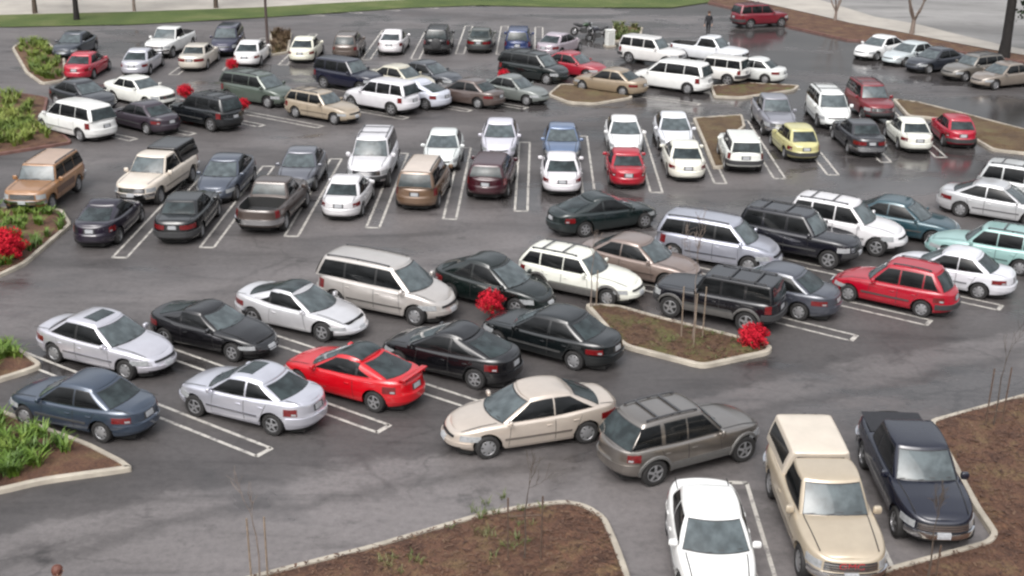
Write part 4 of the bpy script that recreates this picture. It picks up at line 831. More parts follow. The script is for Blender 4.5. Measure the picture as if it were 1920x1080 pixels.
C_('sedan', 'sedan', (120, 104, 98), 0.35, -2.67, 68.24, 148.0, {}, 1, 'brown sedan with tail to the right, next to the pale silver rounded car', 'sedan')
C_('sedan', 'sedan_small', (148, 154, 150), 0.3, -0.04, 69.20, 328.0, {}, 1, 'grey-green small sedan by the left tip of the far brown island', 'sedan')
C_('sedan', 'sedan', (188, 168, 142), 0.25, 5.58, 71.74, 147.3, {}, 1, 'tan gold sedan parked on the far side of the small brown island', 'sedan')
C_('minivan', 'minivan', (232, 232, 230), 0, 9.31, 72.84, 148.0, {'rack': False}, 1, 'white minivan right of the tan gold sedan behind the small brown island', 'minivan')
C_('sport_utility_vehicle', 'jeep', (228, 226, 222), 0, 12.18, 74.99, 148.0, {'rack': False, 'cladding': False}, 1, 'boxy white SUV between the white minivan and the last white sedan of its row', 'SUV')
C_('sedan', 'sedan_small', (222, 224, 222), 0.1, 14.61, 75.81, 148.0, {}, 1, 'white sedan at the right end of the far double row', 'sedan')
C_('sedan', 'sedan', (66, 68, 74), 0.3, -23.51, 66.28, 325.4, {}, 1, 'dark grey sedan behind the white minivan at the left planter', 'sedan')
C_('sedan', 'sedan_box', (228, 228, 222), 0, -20.73, 67.36, 326.4, {'bumper': 'body'}, 1, 'square white sedan behind the dark purple sedan, nose to the lower right', 'sedan')
C_('minivan', 'minivan_old', (104, 116, 106), 0.3, -14.27, 67.79, 329.5, {}, 1, 'grey-green minivan beside the two red shrubs, nose to the lower right', 'minivan')
C_('sport_utility_vehicle', 'suv', (34, 36, 58), 0.1, -9.68, 71.59, 328.0, {'rack': False}, 1, 'dark blue SUV behind the silver-white SUV with three side windows', 'SUV')
C_('sedan', 'sedan', (214, 208, 190), 0.1, -6.67, 71.57, 328.0, {}, 1, 'cream sedan between the dark blue SUV and the charcoal sedan', 'sedan')
C_('sedan', 'sedan', (78, 82, 90), 0.3, -5.14, 72.84, 328.0, {}, 1, 'charcoal sedan behind the pale silver rounded car and the brown sedan', 'sedan')
C_('minivan', 'minivan_old', (24, 34, 34), 0.1, 1.14, 74.90, 328.0, {}, 1, 'dark green minivan with white headlight behind the grey-green small sedan', 'minivan')
C_('sedan', 'sedan', (164, 36, 52), 0.05, 3.57, 76.45, 328.0, {}, 1, 'faded red sedan between the dark green minivan and the tan gold sedan', 'sedan')
C_('sport_utility_vehicle', 'suv', (222, 220, 218), 0.05, 8.91, 80.42, 326.7, {'rack': False}, 1, 'white SUV nearest the utility cabinet, behind the white minivan', 'SUV')
C_('pickup_truck', 'pickup', (224, 226, 230), 0.05, 12.76, 81.36, 327.0, {}, 1, 'white pickup behind the boxy white SUV, below the standing person', 'pickup truck')
C_('sedan', 'sedan', (74, 80, 92), 0.4, -28.88, 81.15, 265.4, {}, 1, 'grey-blue sedan above the red sedan by the upper left planter', 'sedan')
C_('sedan', 'sedan', (182, 26, 52), 0, -25.97, 74.63, 88.3, {}, 1, 'bright red sedan beside the upper left planter', 'sedan')
C_('sedan', 'sedan', (196, 196, 204), 0.35, -23.03, 76.07, 89.4, {}, 1, 'silver sedan with tail to the camera, right of the red one by the planter', 'sedan')
C_('pickup_truck', 'pickup', (230, 230, 228), 0, -22.86, 82.10, 261.7, {}, 1, 'white pickup facing the camera behind the silver sedan in the farthest row', 'pickup truck')
C_('sedan', 'sedan_box', (214, 206, 194), 0.1, -19.95, 77.89, 88.5, {'bumper': 'body'}, 1, 'square cream sedan with tail to the camera in front of the indigo SUV', 'sedan')
C_('sport_utility_vehicle', 'suv_round', (62, 62, 88), 0.3, -19.16, 82.54, 272.3, {'rack': False}, 1, 'indigo SUV facing the camera behind the square cream sedan', 'SUV')
C_('sedan', 'sedan', (230, 228, 228), 0, -16.90, 79.28, 89.2, {}, 1, 'white sedan left of the lamp post with a red shrub at its tail', 'sedan')
C_('sedan', 'sedan', (230, 228, 210), 0, -13.67, 80.88, 88.3, {}, 1, 'cream white sedan right of the lamp post in the farthest row', 'sedan')
C_('sport_utility_vehicle', 'suv_two_door', (122, 108, 100), 0.3, -10.97, 81.79, 88.0, {'rack': False}, 1, 'brown two-door SUV between cream white and white cars in the farthest row', 'SUV')
C_('hatchback', 'fastback', (226, 222, 224), 0.05, -8.22, 83.84, 86.4, {}, 1, 'round-tailed white car between the brown and black SUVs in the farthest row', 'hatchback')
C_('sport_utility_vehicle', 'suv', (36, 36, 40), 0.1, -5.19, 84.08, 88.5, {'spare': True}, 1, 'black SUV with a spare wheel on its tail in the farthest row', 'SUV')
C_('sedan', 'sedan_box', (92, 96, 90), 0.3, -2.34, 85.16, 86.6, {}, 1, 'square olive grey sedan between the black SUV and the blue SUV', 'sedan')
C_('sport_utility_vehicle', 'suv_round', (48, 68, 122), 0.2, 0.22, 84.05, 87.5, {'rack': False}, 1, 'blue SUV in the farthest row behind the dark green minivan', 'SUV')
C_('sedan', 'sedan', (184, 172, 180), 0.4, 2.98, 83.69, 60.4, {}, 1, 'pinkish silver sedan at the right end of the farthest row', 'sedan')
for name, typ, rgb, metal, x, y, h, opts, lod, label, cat in CARS:
    near = y < 66
    pm = paint(rgb, metal)
    over = {}
    if label.startswith('gold pickup'): over['camper_shell'] = paint((222, 210, 194), .05)
    if label.startswith('beige pickup'): over['camper_shell'] = paint((34, 32, 34), .0)
    lum = sum(rgb)/3
    if 'side_moulding' not in over: over['mould'] = paint(tuple(int(c*.72) for c in rgb), metal) if lum > 110 else M['mould']
    if label.startswith('old brown'): over['roof_panel'] = paint((214, 182, 158), .05); over['side_moulding'] = paint((112, 70, 42), 0)
    if label.startswith('bronze minivan'): over['roof_panel'] = paint((222, 206, 192), .1)  # pale panel colour stands in for sky reflected on the bronze roof
    r = build_car(name, typ, x, y, R(h), pm, 1 if near else 0, opts, over)
    tag(r, label, cat, 'vehicles in the parking lot')
    if label.startswith('gold pickup'):
        cu = bpy.data.curves.new('grille_lettering', 'FONT'); cu.body = 'GMC'; cu.size = .2; cu.extrude = .006; cu.align_x = 'CENTER'; cu.align_y = 'CENTER'
        to = bpy.data.objects.new('tmp', cu); COL.objects.link(to); dg = bpy.context.evaluated_depsgraph_get()
        me = bpy.data.meshes.new_from_object(to.evaluated_get(dg)); bpy.data.objects.remove(to)
        me.materials.clear(); me.materials.append(plain('red_letters', (.42, .02, .03), .4))
        o = link('grille_lettering', me, r); o.location = (2.66, 0, .80); o.rotation_euler = (R(90), 0, R(90)); o.scale = (1.25, 1, 1)
# ------------------------------------------------------------------ plants
def leafmat(name, a, b, c, scale=1.2, rough=.55):
    m, nt, bb = new_mat(name); n = noise(nt, scale, 4, .6); r = ramp(nt, n.outputs[0], [(.35, a), (.5, b), (.66, c)])
    nt.links.new(r.outputs[0], bb.inputs['Base Color']); bb.inputs['Roughness'].default_value = rough; return m
STRAP = leafmat('strap_leaves', (.045, .092, .010, 1), (.092, .165, .016, 1), (.17, .235, .036, 1))
STRAP_Y = leafmat('yellow_green_leaves', (.065, .11, .012, 1), (.125, .175, .022, 1), (.20, .23, .045, 1), .6)
GRASS = leafmat('grass_blades', (.05, .075, .016, 1), (.085, .11, .026, 1), (.13, .13, .05, 1))
RED = leafmat('red_leaves', (.30, .010, .018, 1), (.48, .012, .030, 1), (.58, .030, .045, 1), 5, .85); RED.node_tree.nodes['Principled BSDF'].inputs['Specular IOR Level'].default_value = .12
NEEDLE = leafmat('dark_foliage', (.010, .020, .010, 1), (.020, .035, .014, 1), (.04, .06, .02, 1))
GREENL = leafmat('green_foliage', (.04, .07, .015, 1), (.07, .11, .02, 1), (.11, .15, .04, 1))
BARK = plain('bark', (.10, .075, .058), .9, 0, .5, 9, 0, .4); BARK_D = plain('dark_bark', (.018, .015, .014), .9, 0, .5, 5, 0, .5); BARK_P = plain('pale_bark', (.24, .19, .16), .85, 0, .4, 9)
STAKE = plain('wooden_stake', (.11, .07, .05), .85, 0, .4, 9); STAKE_P = plain('pale_stake', (.26, .20, .15), .8, 0, .35, 9)
def blades(P, n_per, hmin, hmax, w, lean, z0=.1):
    """arched strap leaves in tufts round the points P"""
    V, F = [], []
    for x, y in P:
        for _ in range(n_per):
            a = random.uniform(0, 6.283); h = random.uniform(hmin, hmax); l = lean*random.uniform(.4, 1.2)*h; bx, by = x+random.gauss(0, .05), y+random.gauss(0, .05)
            ca, sa = math.cos(a), math.sin(a); k = len(V); ww = w*random.uniform(.7, 1.2)
            for t, wf in ((0, .8), (.4, 1), (.75, .75), (1, .08)):
                r = l*t*t; z = z0+h*(t*1.25-.42*t*t); cx, cy = bx+ca*r, by+sa*r
                V += [(cx-sa*ww*wf/2, cy+ca*ww*wf/2, z), (cx+sa*ww*wf/2, cy-ca*ww*wf/2, z)]
            F += [(k, k+1, k+3, k+2), (k+2, k+3, k+5, k+4), (k+4, k+5, k+7, k+6)]
    return V, F
def plants(P, label, cat, mat=STRAP, n=26, h=(.45, .85), w=.045, lean=.75, name='ground_cover'):
    V, F = blades(P, n, h[0], h[1], w, lean); o = link(name, make_mesh(name, V, F, (mat,)))
    return tag(o, label, cat, None, 'stuff')
def keep_pix(P, fn): return np.array([p for p in P if fn(p)])
P = pts_in(offset_poly(ISL['front_left'], .32)[1], 13); g0, g1 = at(60, 880), at(225, 880)
P = np.array([p for p in P if not (p[0] > at(85, 870)[0] and p[1] < at(100, 862)[1]) and rng.random() < .95])
plants(P, 'lush green strap-leaved plants filling the front left planter by the slate blue sedan', 'plants', h=(.3, .6))
plants(pts_in(ISL['front_left_back'], 7), 'bright green strap-leaved plants behind the nose of the slate blue sedan', 'plants', h=(.3, .55))
plants(pts_in(ISL['mid_left'], 5.5), 'green strap-leaved plants under the old brown wagon with a red shrub among them', 'plants', h=(.3, .5))
plants(pts_in(offset_poly(ISL['upper_left'], .6)[1], 4.0), 'yellow-green plants in the red-kerbed planter left of the white minivan', 'plants', STRAP_Y, h=(.35, .7), w=.045)
plants(pts_in(offset_poly(ISL['far_left'], .22)[1], 4.0), 'yellow-green plants in the upper left planter beside the red sedan', 'plants', STRAP_Y, h=(.35, .65), w=.045)
plants(np.concatenate([rng.normal(at(940, 1010), (.45, .6), (26, 2)), rng.normal(at(730, 1072), (.3, .3), (8, 2))]), 'patch of green grass at the foot of the staked sapling in the bottom bed', 'grass', GRASS, 14, (.1, .26), .02, .8, 'grass')
P = pts_in(ISL['front_right'], 14); P = P[(rng.random(len(P)) < np.where(inside(np.array([at(1250, 640), at(1320, 620), at(1430, 655), at(1320, 690)]), P[:, 0], P[:, 1]), .8, .2))]
plants(P, 'thin olive grass growing over the mulch island with the red shrub', 'grass', GRASS, 9, (.06, .2), .018, .8, 'grass')
plants(pts_in(ISL['cabinet_bed'], 4), 'low yellow-green shrubs behind the white utility cabinet', 'plants', GRASS, 22, (.3, .6), .06)
plants(pts_in(ISL['farthest_row'], 4), 'dry brown brush at the foot of the lamp post', 'plants', DRY, 22, (.3, .7), .05)
for key, n_, label in (('bottom_mid', 90, 'bark chips scattered over the rounded bottom bed'), ('bottom_right', 70, 'bark chips scattered over the bed beside the navy pickup'), ('front_right', 60, 'bark chips scattered on the island with the red shrub')):
    P = pts_in(ISL[key], n_); P = P[P[:, 1] > 21.5]; V, F = [], []
    for x, y in P:
        a = random.uniform(0, 3.14); l, w = random.uniform(.02, .06), random.uniform(.01, .024); t = random.uniform(-.3, .3); ca, sa = math.cos(a), math.sin(a); k = len(V); z = .19+random.uniform(-.02, .03)
        for u, v in ((-1, -1), (1, -1), (1, 1), (-1, 1)): V.append((x+ca*u*l-sa*v*w, y+sa*u*l+ca*v*w, z+t*u*l))
        F.append((k, k+1, k+2, k+3))
    chip = leafmat('bark_chips', (.04, .019, .012, 1), (.085, .042, .026, 1), (.14, .085, .052, 1), 7)
    tag(link('mulch', make_mesh('mulch', V, F, (chip,), smooth=False)), label, 'mulch', None, 'stuff')
def tube(V, F, pts, rads, n=7):
    pts = [np.asarray(p, float) for p in pts]; k = len(V)
    for i, (p, r) in enumerate(zip(pts, rads)):
        d = pts[min(i+1, len(pts)-1)]-pts[max(i-1, 0)]; d /= np.linalg.norm(d); a = np.cross(d, (0, 0, 1) if abs(d[2]) < .9 else (1, 0, 0)); a /= np.linalg.norm(a); b = np.cross(d, a)
        for j in range(n): t = 6.2832*j/n; V.append(tuple(p+r*(a*math.cos(t)+b*math.sin(t))))
    F += [(k+i*n+j, k+i*n+(j+1) % n, k+(i+1)*n+(j+1) % n, k+(i+1)*n+j) for i in range(len(pts)-1) for j in range(n)]
    F.append(tuple(range(k+(len(pts)-1)*n, k+len(pts)*n)))
def branch(V, F, p, d, length, r, depth, spread=.5, up=.25, kids=3):
    pts, rads = [np.asarray(p, float)], [r]; d = np.asarray(d, float); ends = []
    for i in range(4):
        d = d+rng.normal(0, .13, 3)+np.array([0, 0, up*.25]); d /= np.linalg.norm(d); pts.append(pts[-1]+d*length/4); rads.append(max(r*(1-.17*(i+1)), .004))
    tube(V, F, pts, rads, 7 if r > .03 else 4); ends.append(pts[-1])
    if depth:
        for k in range(kids):
            i = random.choice((2, 3, 4)); nd = d+rng.normal(0, spread, 3); nd[2] += up; nd /= np.linalg.norm(nd); ends += branch(V, F, pts[i], nd, length*random.uniform(.5, .75), rads[i]*.62, depth-1, spread, up, kids)
    return ends
def sapling(px, py, hgt, stakes, label, bar=None, mat=STAKE, stake_h=1.5, sp=.33, twigs=2, ang=.4, trunk_r=.018):
    x, y = at(px, py, .1); root = bpy.data.objects.new('young_tree', None); COL.objects.link(root); root.location = (x, y, .1)
    V, F = [], []; tube(V, F, [(0, 0, -.05), (.02, .01, hgt*.3), (-.01, .0, hgt*.6)], [trunk_r*1.3, trunk_r, trunk_r*.8]); branch(V, F, (-.01, 0, hgt*.58), (0, 0, 1), hgt*.42, trunk_r*.8, twigs, .5, .4, 4)
    link('trunk', make_mesh('trunk', V, F, (BARK_P if mat is STAKE_P else BARK,)), root)
    for k in range(stakes):
        a = ang+math.pi*2*k/stakes if stakes > 2 else ang+math.pi*k; sx, sy = sp*math.cos(a), sp*math.sin(a)
        V, F = [], []; tube(V, F, [(sx, sy, -.1), (sx*1.03, sy*1.03, stake_h*.5), (sx*1.05, sy*1.05, stake_h)], [.022, .021, .020], 8)
        link('stake', make_mesh('stake', V, F, (mat,)), root)
    if bar:
        V, F = [], []; c, s = math.cos(ang)*sp*1.08, math.sin(ang)*sp*1.08; tube(V, F, [(-c, -s, bar), (0, .01, bar), (c, s, bar)], [.022]*3, 6); link('crossbar', make_mesh('crossbar', V, F, (mat,)), root)
    return tag(root, label, 'young tree', 'staked young trees')
sapling(487, 1088, 1.95, 2, 'bare staked sapling at the left tip of the bottom bed', None, STAKE_P, 1.55, .17, 2, .2)
sapling(983, 1052, 2.2, 2, 'bare sapling between two dark stakes joined by a crossbar in the bottom bed', 1.15, STAKE, 1.62, .36, 2, .12)
sapling(1862, 800, 2.5, 2, 'bare staked sapling in the bed at the right edge above the navy pickup', .45, STAKE, 1.75, .24, 2, .2)
sapling(1738, 1092, 1.7, 1, 'twiggy bare sapling in front of the bumper of the navy pickup', None, STAKE, .9, .2, 3, .3, .02)
sapling(1298, 640, 2.9, 3, 'leafless sapling with three pale stakes beside the boxy black off-road wagon', None, STAKE_P, 1.75, .38, 3, .5)
sapling(1107, 577, 2.2, 1, 'thin bare sapling with one pale stake at the left tip of the island', None, STAKE_P, 1.3, .2, 2, .3)
def red_shrub(px, py, rad, stem, label, zc=None):
    x, y = at(px, py); root = bpy.data.objects.new('red_shrub', None); COL.objects.link(root); root.location = (x, y, 0)
    V, F = [], []; zc = stem+rad*.75
    for k in range(5):
        a = k*1.3; tube(V, F, [(0, 0, 0), (.04*math.cos(a), .04*math.sin(a), stem*.6), (rad*.5*math.cos(a), rad*.5*math.sin(a), zc)], [.022, .018, .008], 5)
    link('stem', make_mesh('stem', V, F, (BARK,)), root)
    V, F = [], []
    for _ in range(3600):
        d = rng.normal(0, 1, 3); d /= np.linalg.norm(d); rr = rad*(rng.random()**.45)*(1+.28*math.sin(5*math.atan2(d[1], d[0])+3*d[2]*2)); c = d*rr*np.array([1, 1, .85]); c[2] += zc
        n = d+rng.normal(0, .7, 3); n /= np.linalg.norm(n); t = np.cross(n, rng.normal(0, 1, 3)); t /= np.linalg.norm(t); b = np.cross(n, t); l, w = rad*.10, rad*.05; k = len(V)
        V += [tuple(c-t*l), tuple(c+b*w), tuple(c+t*l), tuple(c-b*w)]; F.append((k, k+1, k+2, k+3))
    mi = [1 if rng.random() < .07 and V[f[0]][2] < zc else 0 for f in F]
    link('foliage', make_mesh('foliage', V, F, (RED, GREENL), mi, smooth=False), root)
    return tag(root, label, 'shrub', 'red-leaved shrubs')
red_shrub(920, 603, .40, .42, 'red-leaved shrub in front of the dark green parked sedan and the champagne minivan')
red_shrub(1411, 654, .43, .12, 'round red-leaved shrub on the right tip of the mulch island')
red_shrub(14, 492, .66, .15, 'red-leaved shrub among the strap-leaved plants at the left edge below the old wagon')
red_shrub(349, 192, .40, .35, 'small red-leaved shrub left of the grey-green minivan, behind the nearly black SUV')
red_shrub(456, 214, .34, .3, 'small red-leaved shrub just right of the nearly black SUV')
red_shrub(436, 133, .36, .15, 'small red-leaved shrub in front of the white sedan left of the lamp post')
red_shrub(944, 155, .32, .3, 'small red-leaved shrub at the left end of the dark green minivan')
def leaves(V, F, centers, n, rad, size):
    for c in centers:
        for _ in range(n):
            d = rng.normal(0, 1, 3); p = np.asarray(c)+d*rad*.5; nn = rng.normal(0, 1, 3); nn /= np.linalg.norm(nn); t = np.cross(nn, (0, 0, 1.)); t /= np.linalg.norm(t)+1e-9; b = np.cross(nn, t); k = len(V); s = size*random.uniform(.6, 1.3)
            V += [tuple(p-t*s), tuple(p+b*s*.6), tuple(p+t*s), tuple(p-b*s*.6)]; F.append((k, k+1, k+2, k+3))
def tree(px, py, hgt, r, label, name='street_tree', mat=BARK, crown=None, first=2.5, n=26, rad=.9, size=.16, depth=2, kids=4, z=.05):
    x, y = at(px, py); root = bpy.data.objects.new(name, None); COL.objects.link(root); root.location = (x, y, z)
    V, F = [], []; tube(V, F, [(0, 0, -.1), (.02, 0, first*.3), (.05, .03, first)], [r*1.25, r, r*.85], 10); ends = []
    for k in range(kids):
        a = 6.283*k/kids+.4; ends += branch(V, F, (.05, .03, first*random.uniform(.85, 1)), (math.cos(a)*.5, math.sin(a)*.5, 1), (hgt-first)*.62, r*.6, depth, .5, .3, 3)
    link('trunk', make_mesh('trunk', V, F, (mat,)), root)
    if crown: V, F = [], []; leaves(V, F, ends, n, rad, size); link('crown', make_mesh('crown', V, F, (crown,), smooth=False), root)
    return tag(root, label, 'tree', 'trees round the lot')
tree(66, 26, 6.5, .17, 'slim street tree on the lawn near the top left corner', crown=GREENL, first=2.8)
tree(144, 38, 7, .20, 'dark-trunked street tree on the lawn, second from the top left corner', mat=BARK_D, crown=GREENL, first=3)
tree(252, 22, 6, .11, 'thin pale-trunked street tree at the far edge of the lawn', mat=BARK_P, crown=GREENL, first=3)
tree(405, 16, 6.5, .16, 'street tree on the lawn left of the lamp post', crown=GREENL, first=3)
tree(1565, 40, 5.5, .12, 'small bare tree on the mulch strip above the maroon SUV', 'bare_tree', BARK_P, None, .7, depth=3, kids=5)
tree(1709, 66, 6.5, .17, 'large bare tree with forking limbs on the mulch strip near the white sedan', 'bare_tree', BARK_P, None, 1.1, depth=3, kids=5)
# big evergreen at the right edge: bare lower trunk, drooping boughs from the upper part
x, y = at(1881, 110); root = bpy.data.objects.new('evergreen_tree', None); COL.objects.link(root); root.location = (x, y, .1)
V, F = [], []; tube(V, F, [(0, 0, -.1), (.03, 0, 1.2), (0, .05, 5), (.05, 0, 12), (0, 0, 17)], [.44, .33, .29, .18, .04], 12); cen = []
for k in range(46):
    z = random.uniform(9.5, 16.5); a = random.uniform(0, 6.283); L = random.uniform(.55, 1)*(4.2*(1-(z-3)/15)+.6)
    p = [(0, 0, z), (L*.5*math.cos(a), L*.5*math.sin(a), z+.1), (L*math.cos(a), L*math.sin(a), z-L*.35)]; tube(V, F, p, [.06, .04, .015], 5)
    for t in np.linspace(.3, 1, 6): cen.append((L*t*math.cos(a), L*t*math.sin(a), z-.35*L*t*t-random.uniform(0, .5)))
for k in range(7):
    a = random.uniform(-.35, .25); L = random.uniform(1.6, 2.6); z = random.uniform(3.3, 4.6)
    for t in np.linspace(.45, 1, 5): cen.append((L*t*math.cos(a), L*t*math.sin(a), z-1.0*t*t))
link('trunk', make_mesh('trunk', V, F, (BARK_D,)), root); V, F = [], []; leaves(V, F, cen, 26, .55, .17); link('crown', make_mesh('crown', V, F, (NEEDLE,), smooth=False), root)
tag(root, 'large dark evergreen with a thick black trunk at the upper right edge', 'tree', 'trees round the lot')
# ------------------------------------------------------------------ street furniture
def lamp_post(px, py, hgt, label):
    x, y = at(px, py); root = bpy.data.objects.new('lamp_post', None); COL.objects.link(root); root.location = (x, y, .05)
    m = plain('brown_pole_paint', (.075, .055, .05), .5); V, F = [], []; tube(V, F, [(0, 0, 0), (0, 0, hgt*.5), (0, 0, hgt)], [.10, .085, .07], 12); link('pole', make_mesh('pole', V, F, (m,)), root)
    V, F = [], []; tube(V, F, [(0, 0, 0), (0, 0, .55), (0, 0, .6)], [.26, .26, .2], 14); link('base', make_mesh('base', V, F, (CONC,)), root)
    V, F = [], []; tube(V, F, [(0, 0, hgt-.1), (.5, 0, hgt+.05), (1.1, 0, hgt+.1)], [.04, .04, .04], 8); link('arm', make_mesh('arm', V, F, (m,)), root)
    bm = bmesh.new(); bmesh.ops.create_cube(bm, size=1); bmesh.ops.scale(bm, vec=(.7, .34, .14), verts=bm.verts); bmesh.ops.translate(bm, vec=(1.3, 0, hgt+.1), verts=bm.verts); bmesh.ops.bevel(bm, geom=bm.edges[:], offset=.03, segments=2)
    me = bpy.data.meshes.new('lamp_head'); bm.to_mesh(me); bm.free(); me.materials.append(m); link('lamp_head', me, root)
    tag(root, label, 'lamp post')
lamp_post(503, 102, 9, 'tall brown lamp post between the white and cream white cars of the farthest row')
x, y = at(1143, 87); root = bpy.data.objects.new('utility_cabinet', None); COL.objects.link(root); root.location = (x, y, 0); root.rotation_euler = (0, 0, R(20))
def bevbox(name, c, d, mat, parent, b=.02):
    bm = bmesh.new(); bmesh.ops.create_cube(bm, size=1); bmesh.ops.scale(bm, vec=d, verts=bm.verts); bmesh.ops.translate(bm, vec=c, verts=bm.verts)
    if b: bmesh.ops.bevel(bm, geom=bm.edges[:], offset=b, segments=2)
    me = bpy.data.meshes.new(name); bm.to_mesh(me); bm.free(); me.materials.append(mat); return link(name, me, parent)
WP = plain('white_enamel', (.75, .75, .72), .5); bevbox('cabinet', (0, 0, .55), (.55, .45, 1.1), WP, root); bevbox('lid', (0, 0, 1.13), (.62, .52, .07), WP, root); bevbox('door', (0, -.235, .55), (.42, .02, .85), plain('grey_door', (.5, .5, .48), .5), root, .004); bevbox('plinth', (0, 0, .04), (.7, .6, .12), CONC, root)
tag(root, 'white utility cabinet standing beside the parked motorcycles', 'utility cabinet')
def motorcycle(px, py, rot, col, label):
    x, y = at(px, py); root = bpy.data.objects.new('motorcycle', None); COL.objects.link(root); root.location = (x, y, 0); root.rotation_euler = (0, R(6), rot)
    body = plain('bike_paint', col, .35, .2, coat=.6)
    for sx in (-.70, .72):
        V = []; n = 22; prof = [(.20, -.04), (.27, -.055), (.32, -.03), (.32, .03), (.27, .055), (.20, .04)]
        for i in range(n):
            a = 6.2832*i/n
            for r, yy in prof: V.append((sx+r*math.cos(a), yy, .32+r*math.sin(a)))
        w = link('wheel', make_mesh('wheel', V, grid_faces(n, 6, 0, False, True), (M['rubber'],)), root)
        V, F = [], []
        for i in range(6): a = 6.2832*i/6; tube(V, F, [(sx, 0, .32), (sx+.21*math.cos(a), 0, .32+.21*math.sin(a))], [.018, .014], 5)
        link('spokes', make_mesh('spokes', V, F, (M['chrome'],)), w)
    V, F = [], []; tube(V, F, [(.72, .08, .32), (.52, .08, .85), (.42, .08, 1.05)], [.03, .028, .025], 6); tube(V, F, [(.72, -.08, .32), (.52, -.08, .85), (.42, -.08, 1.05)], [.03, .028, .025], 6); tube(V, F, [(.45, 0, .9), (.1, 0, .45), (-.3, 0, .4), (-.7, .09, .32)], [.04, .05, .05, .03], 7); link('frame', make_mesh('frame', V, F, (M['dark'],)), root)
    V, F = [], []; tube(V, F, [(.42, 0, .82), (.3, 0, .86), (.05, 0, .84), (-.12, 0, .78)], [.05, .15, .15, .06], 12); link('fuel_tank', make_mesh('fuel_tank', V, F, (body,)), root)
    V, F = [], []; tube(V, F, [(-.08, 0, .78), (-.3, 0, .76), (-.55, 0, .82), (-.85, 0, .86)], [.10, .13, .12, .05], 10); link('seat', make_mesh('seat', V, F, (M['bump'],)), root)
    V, F = [], []; tube(V, F, [(.25, -.42, 1.08), (.38, -.2, 1.08), (.43, 0, 1.04), (.38, .2, 1.08), (.25, .42, 1.08)], [.02]*5, 6); link('handlebar', make_mesh('handlebar', V, F, (M['chrome'],)), root)
    bevbox('engine', (.05, 0, .42), (.42, .34, .36), plain('engine_metal', (.18, .18, .18), .4, .7), root, .05)
    V, F = [], []; tube(V, F, [(.5, 0, .98), (.62, 0, .96), (.66, 0, .95)], [.06, .09, .08], 10); link('headlight', make_mesh('headlight', V, F, (M['lamp'],)), root)
    tag(root, label, 'motorcycle', 'motorcycles parked in the far row')
motorcycle(1092, 68, R(24), (.03, .06, .03), 'dark green motorcycle, farther from the white utility cabinet')
motorcycle(1122, 76, R(205), (.04, .04, .05), 'dark grey motorcycle beside the white utility cabinet')
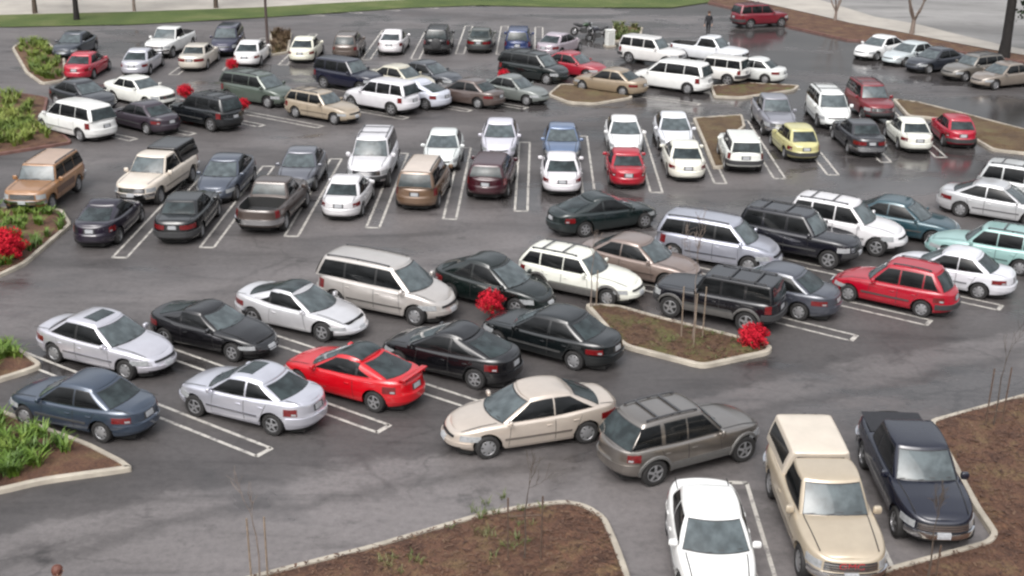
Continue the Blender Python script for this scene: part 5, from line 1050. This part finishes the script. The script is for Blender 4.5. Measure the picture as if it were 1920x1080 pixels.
# ------------------------------------------------------------------ people
SKIN = plain('skin', (.50, .30, .21), .5); HAIR = plain('brown_hair', (.06, .03, .02), .6); HAIR_R = plain('auburn_hair', (.13, .045, .03), .6)
def person(x, y, rot, hgt, top, legs, hair, label, pose='stand', shoes=(.02, .02, .02)):
    root = bpy.data.objects.new('person', None); COL.objects.link(root); root.location = (x, y, 0); root.rotation_euler = (0, 0, rot); k = hgt/1.75
    # one skinned figure: joints as connected vertices with a radius each; faces +x
    J = [(0, 0, .95, .145), (0, 0, 1.12, .135), (0, 0, 1.32, .155), (0, 0, 1.45, .09), (.01, 0, 1.53, .055), (.02, 0, 1.62, .088), (.015, 0, 1.70, .085)]
    Ed = [(0, 1), (1, 2), (2, 3), (3, 4), (4, 5), (5, 6)]; 
    for s in (-1, 1):
        b = len(J); st = .13*s if pose == 'walk' else .03*s
        J += [(0, .10*s, .90, .095), (.02+st, .105*s, .50, .062), (st*1.4-.02, .105*s, .10, .042), (st*1.4+.11, .12*s, .045, .04)]
        Ed += [(0, b), (b, b+1), (b+1, b+2), (b+2, b+3)]
        b = len(J); J += [(0, .185*s, 1.40, .062), (-.03-st*.5, .235*s, 1.12, .045), (.05-st, .245*s, .88, .034), (.08-st, .24*s, .80, .032)]
        Ed += [(2, b), (b, b+1), (b+1, b+2), (b+2, b+3)]
        h = len(J)-1
        for f, (dy, L) in enumerate(((-.03, .075), (-.01, .085), (.01, .08), (.03, .06))):
            b = len(J); J += [(.09-st, .24*s+dy, .74, .010), (.10-st, .24*s+dy, .74-L, .008)]; Ed += [(h, b), (b, b+1)]
        b = len(J); J += [(.125-st, .225*s, .775, .011), (.145-st, .22*s, .735, .009)]; Ed += [(h, b), (b, b+1)]
    me = bpy.data.meshes.new('body'); me.from_pydata([(a*k, b_*k, c*k) for a, b_, c, r in J], Ed, []); o = bpy.data.objects.new('body', me); COL.objects.link(o)
    sk = o.modifiers.new('skin', 'SKIN'); 
    for i, j in enumerate(J): me.skin_vertices[0].data[i].radius = (j[3]*k, j[3]*k*(1.25 if i in (0, 1, 2) else 1))
    me.skin_vertices[0].data[0].use_root = True
    o.modifiers.new('sub', 'SUBSURF').levels = 2; dg = bpy.context.evaluated_depsgraph_get(); m2 = bpy.data.meshes.new_from_object(o.evaluated_get(dg)); o.modifiers.clear(); o.data = m2; o.parent = root
    tm, lm, sm_ = plain('top_cloth', top, .8), plain('trouser_cloth', legs, .85), plain('shoe', shoes, .6)
    for m in (SKIN, tm, lm, sm_): m2.materials.append(m)
    for p in m2.polygons:
        c = p.center/k; z = c.z; p.use_smooth = True
        p.material_index = 3 if z < .09 else 2 if z < .93 and abs(c.y) < .2 else 1 if (.93 <= z < 1.47 or (z > .86 and abs(c.y) >= .2)) else 0
    # head details
    V, F = [], []; n = 14
    for i in range(9):
        t = math.pi*(.0+i/8*.62); 
        for j in range(n):
            a = 6.2832*j/n; front = max(0, math.cos(a)); z = 1.665+.125*math.cos(t)*(1 if t < 1.57 else 1+.4*(1-front)); r = .105*math.sin(t)+.004
            if front > .5 and t > 1.25: r *= .80
            V.append(((.01+r*math.cos(a)*1.08)*k, r*math.sin(a)*k, z*k))
    link('hair', make_mesh('hair', V, grid_faces(9, n, 0, False, False)+[(i*n+n-1, i*n, (i+1)*n, (i+1)*n+n-1) for i in range(8)], (hair,)), root)
    V, F = [], []; tube(V, F, [(.09*k, 0, 1.665*k), (.118*k, 0, 1.63*k), (.10*k, 0, 1.62*k)], [.008*k, .016*k, .012*k], 6); link('nose', make_mesh('nose', V, F, (SKIN,)), root)
    for s in (-1, 1):
        V, F = [], []; tube(V, F, [(.088*k, .034*s*k, 1.66*k), (.100*k, .034*s*k, 1.66*k)], [.013*k, .008*k], 8); link('eye', make_mesh('eye', V, F, (M['trim'],)), root)
        V, F = [], []; tube(V, F, [(.01*k, .09*s*k, 1.60*k), (.0, .103*s*k, 1.64*k), (.01*k, .09*s*k, 1.67*k)], [.010*k, .014*k, .012*k], 6); link('ear', make_mesh('ear', V, F, (SKIN,)), root)
    V, F = [], []; tube(V, F, [(.085*k, -.025*k, 1.585*k), (.097*k, 0, 1.583*k), (.085*k, .025*k, 1.585*k)], [.006*k]*3, 6); link('mouth', make_mesh('mouth', V, F, (plain('lips', (.35, .13, .11), .5),)), root)
    return tag(root, label, 'person')
x, y = at(1327, 67); person(x, y, R(250), 1.78, (.012, .012, .016), (.012, .012, .016), HAIR, 'person in dark clothes standing alone on the asphalt near the maroon SUV', 'walk')
x, y = at(106, 1066, 1.70); person(x, y, R(20), 1.74, (.10, .10, .12), (.05, .05, .07), HAIR_R, 'person with auburn hair whose head shows at the bottom left edge', 'walk')
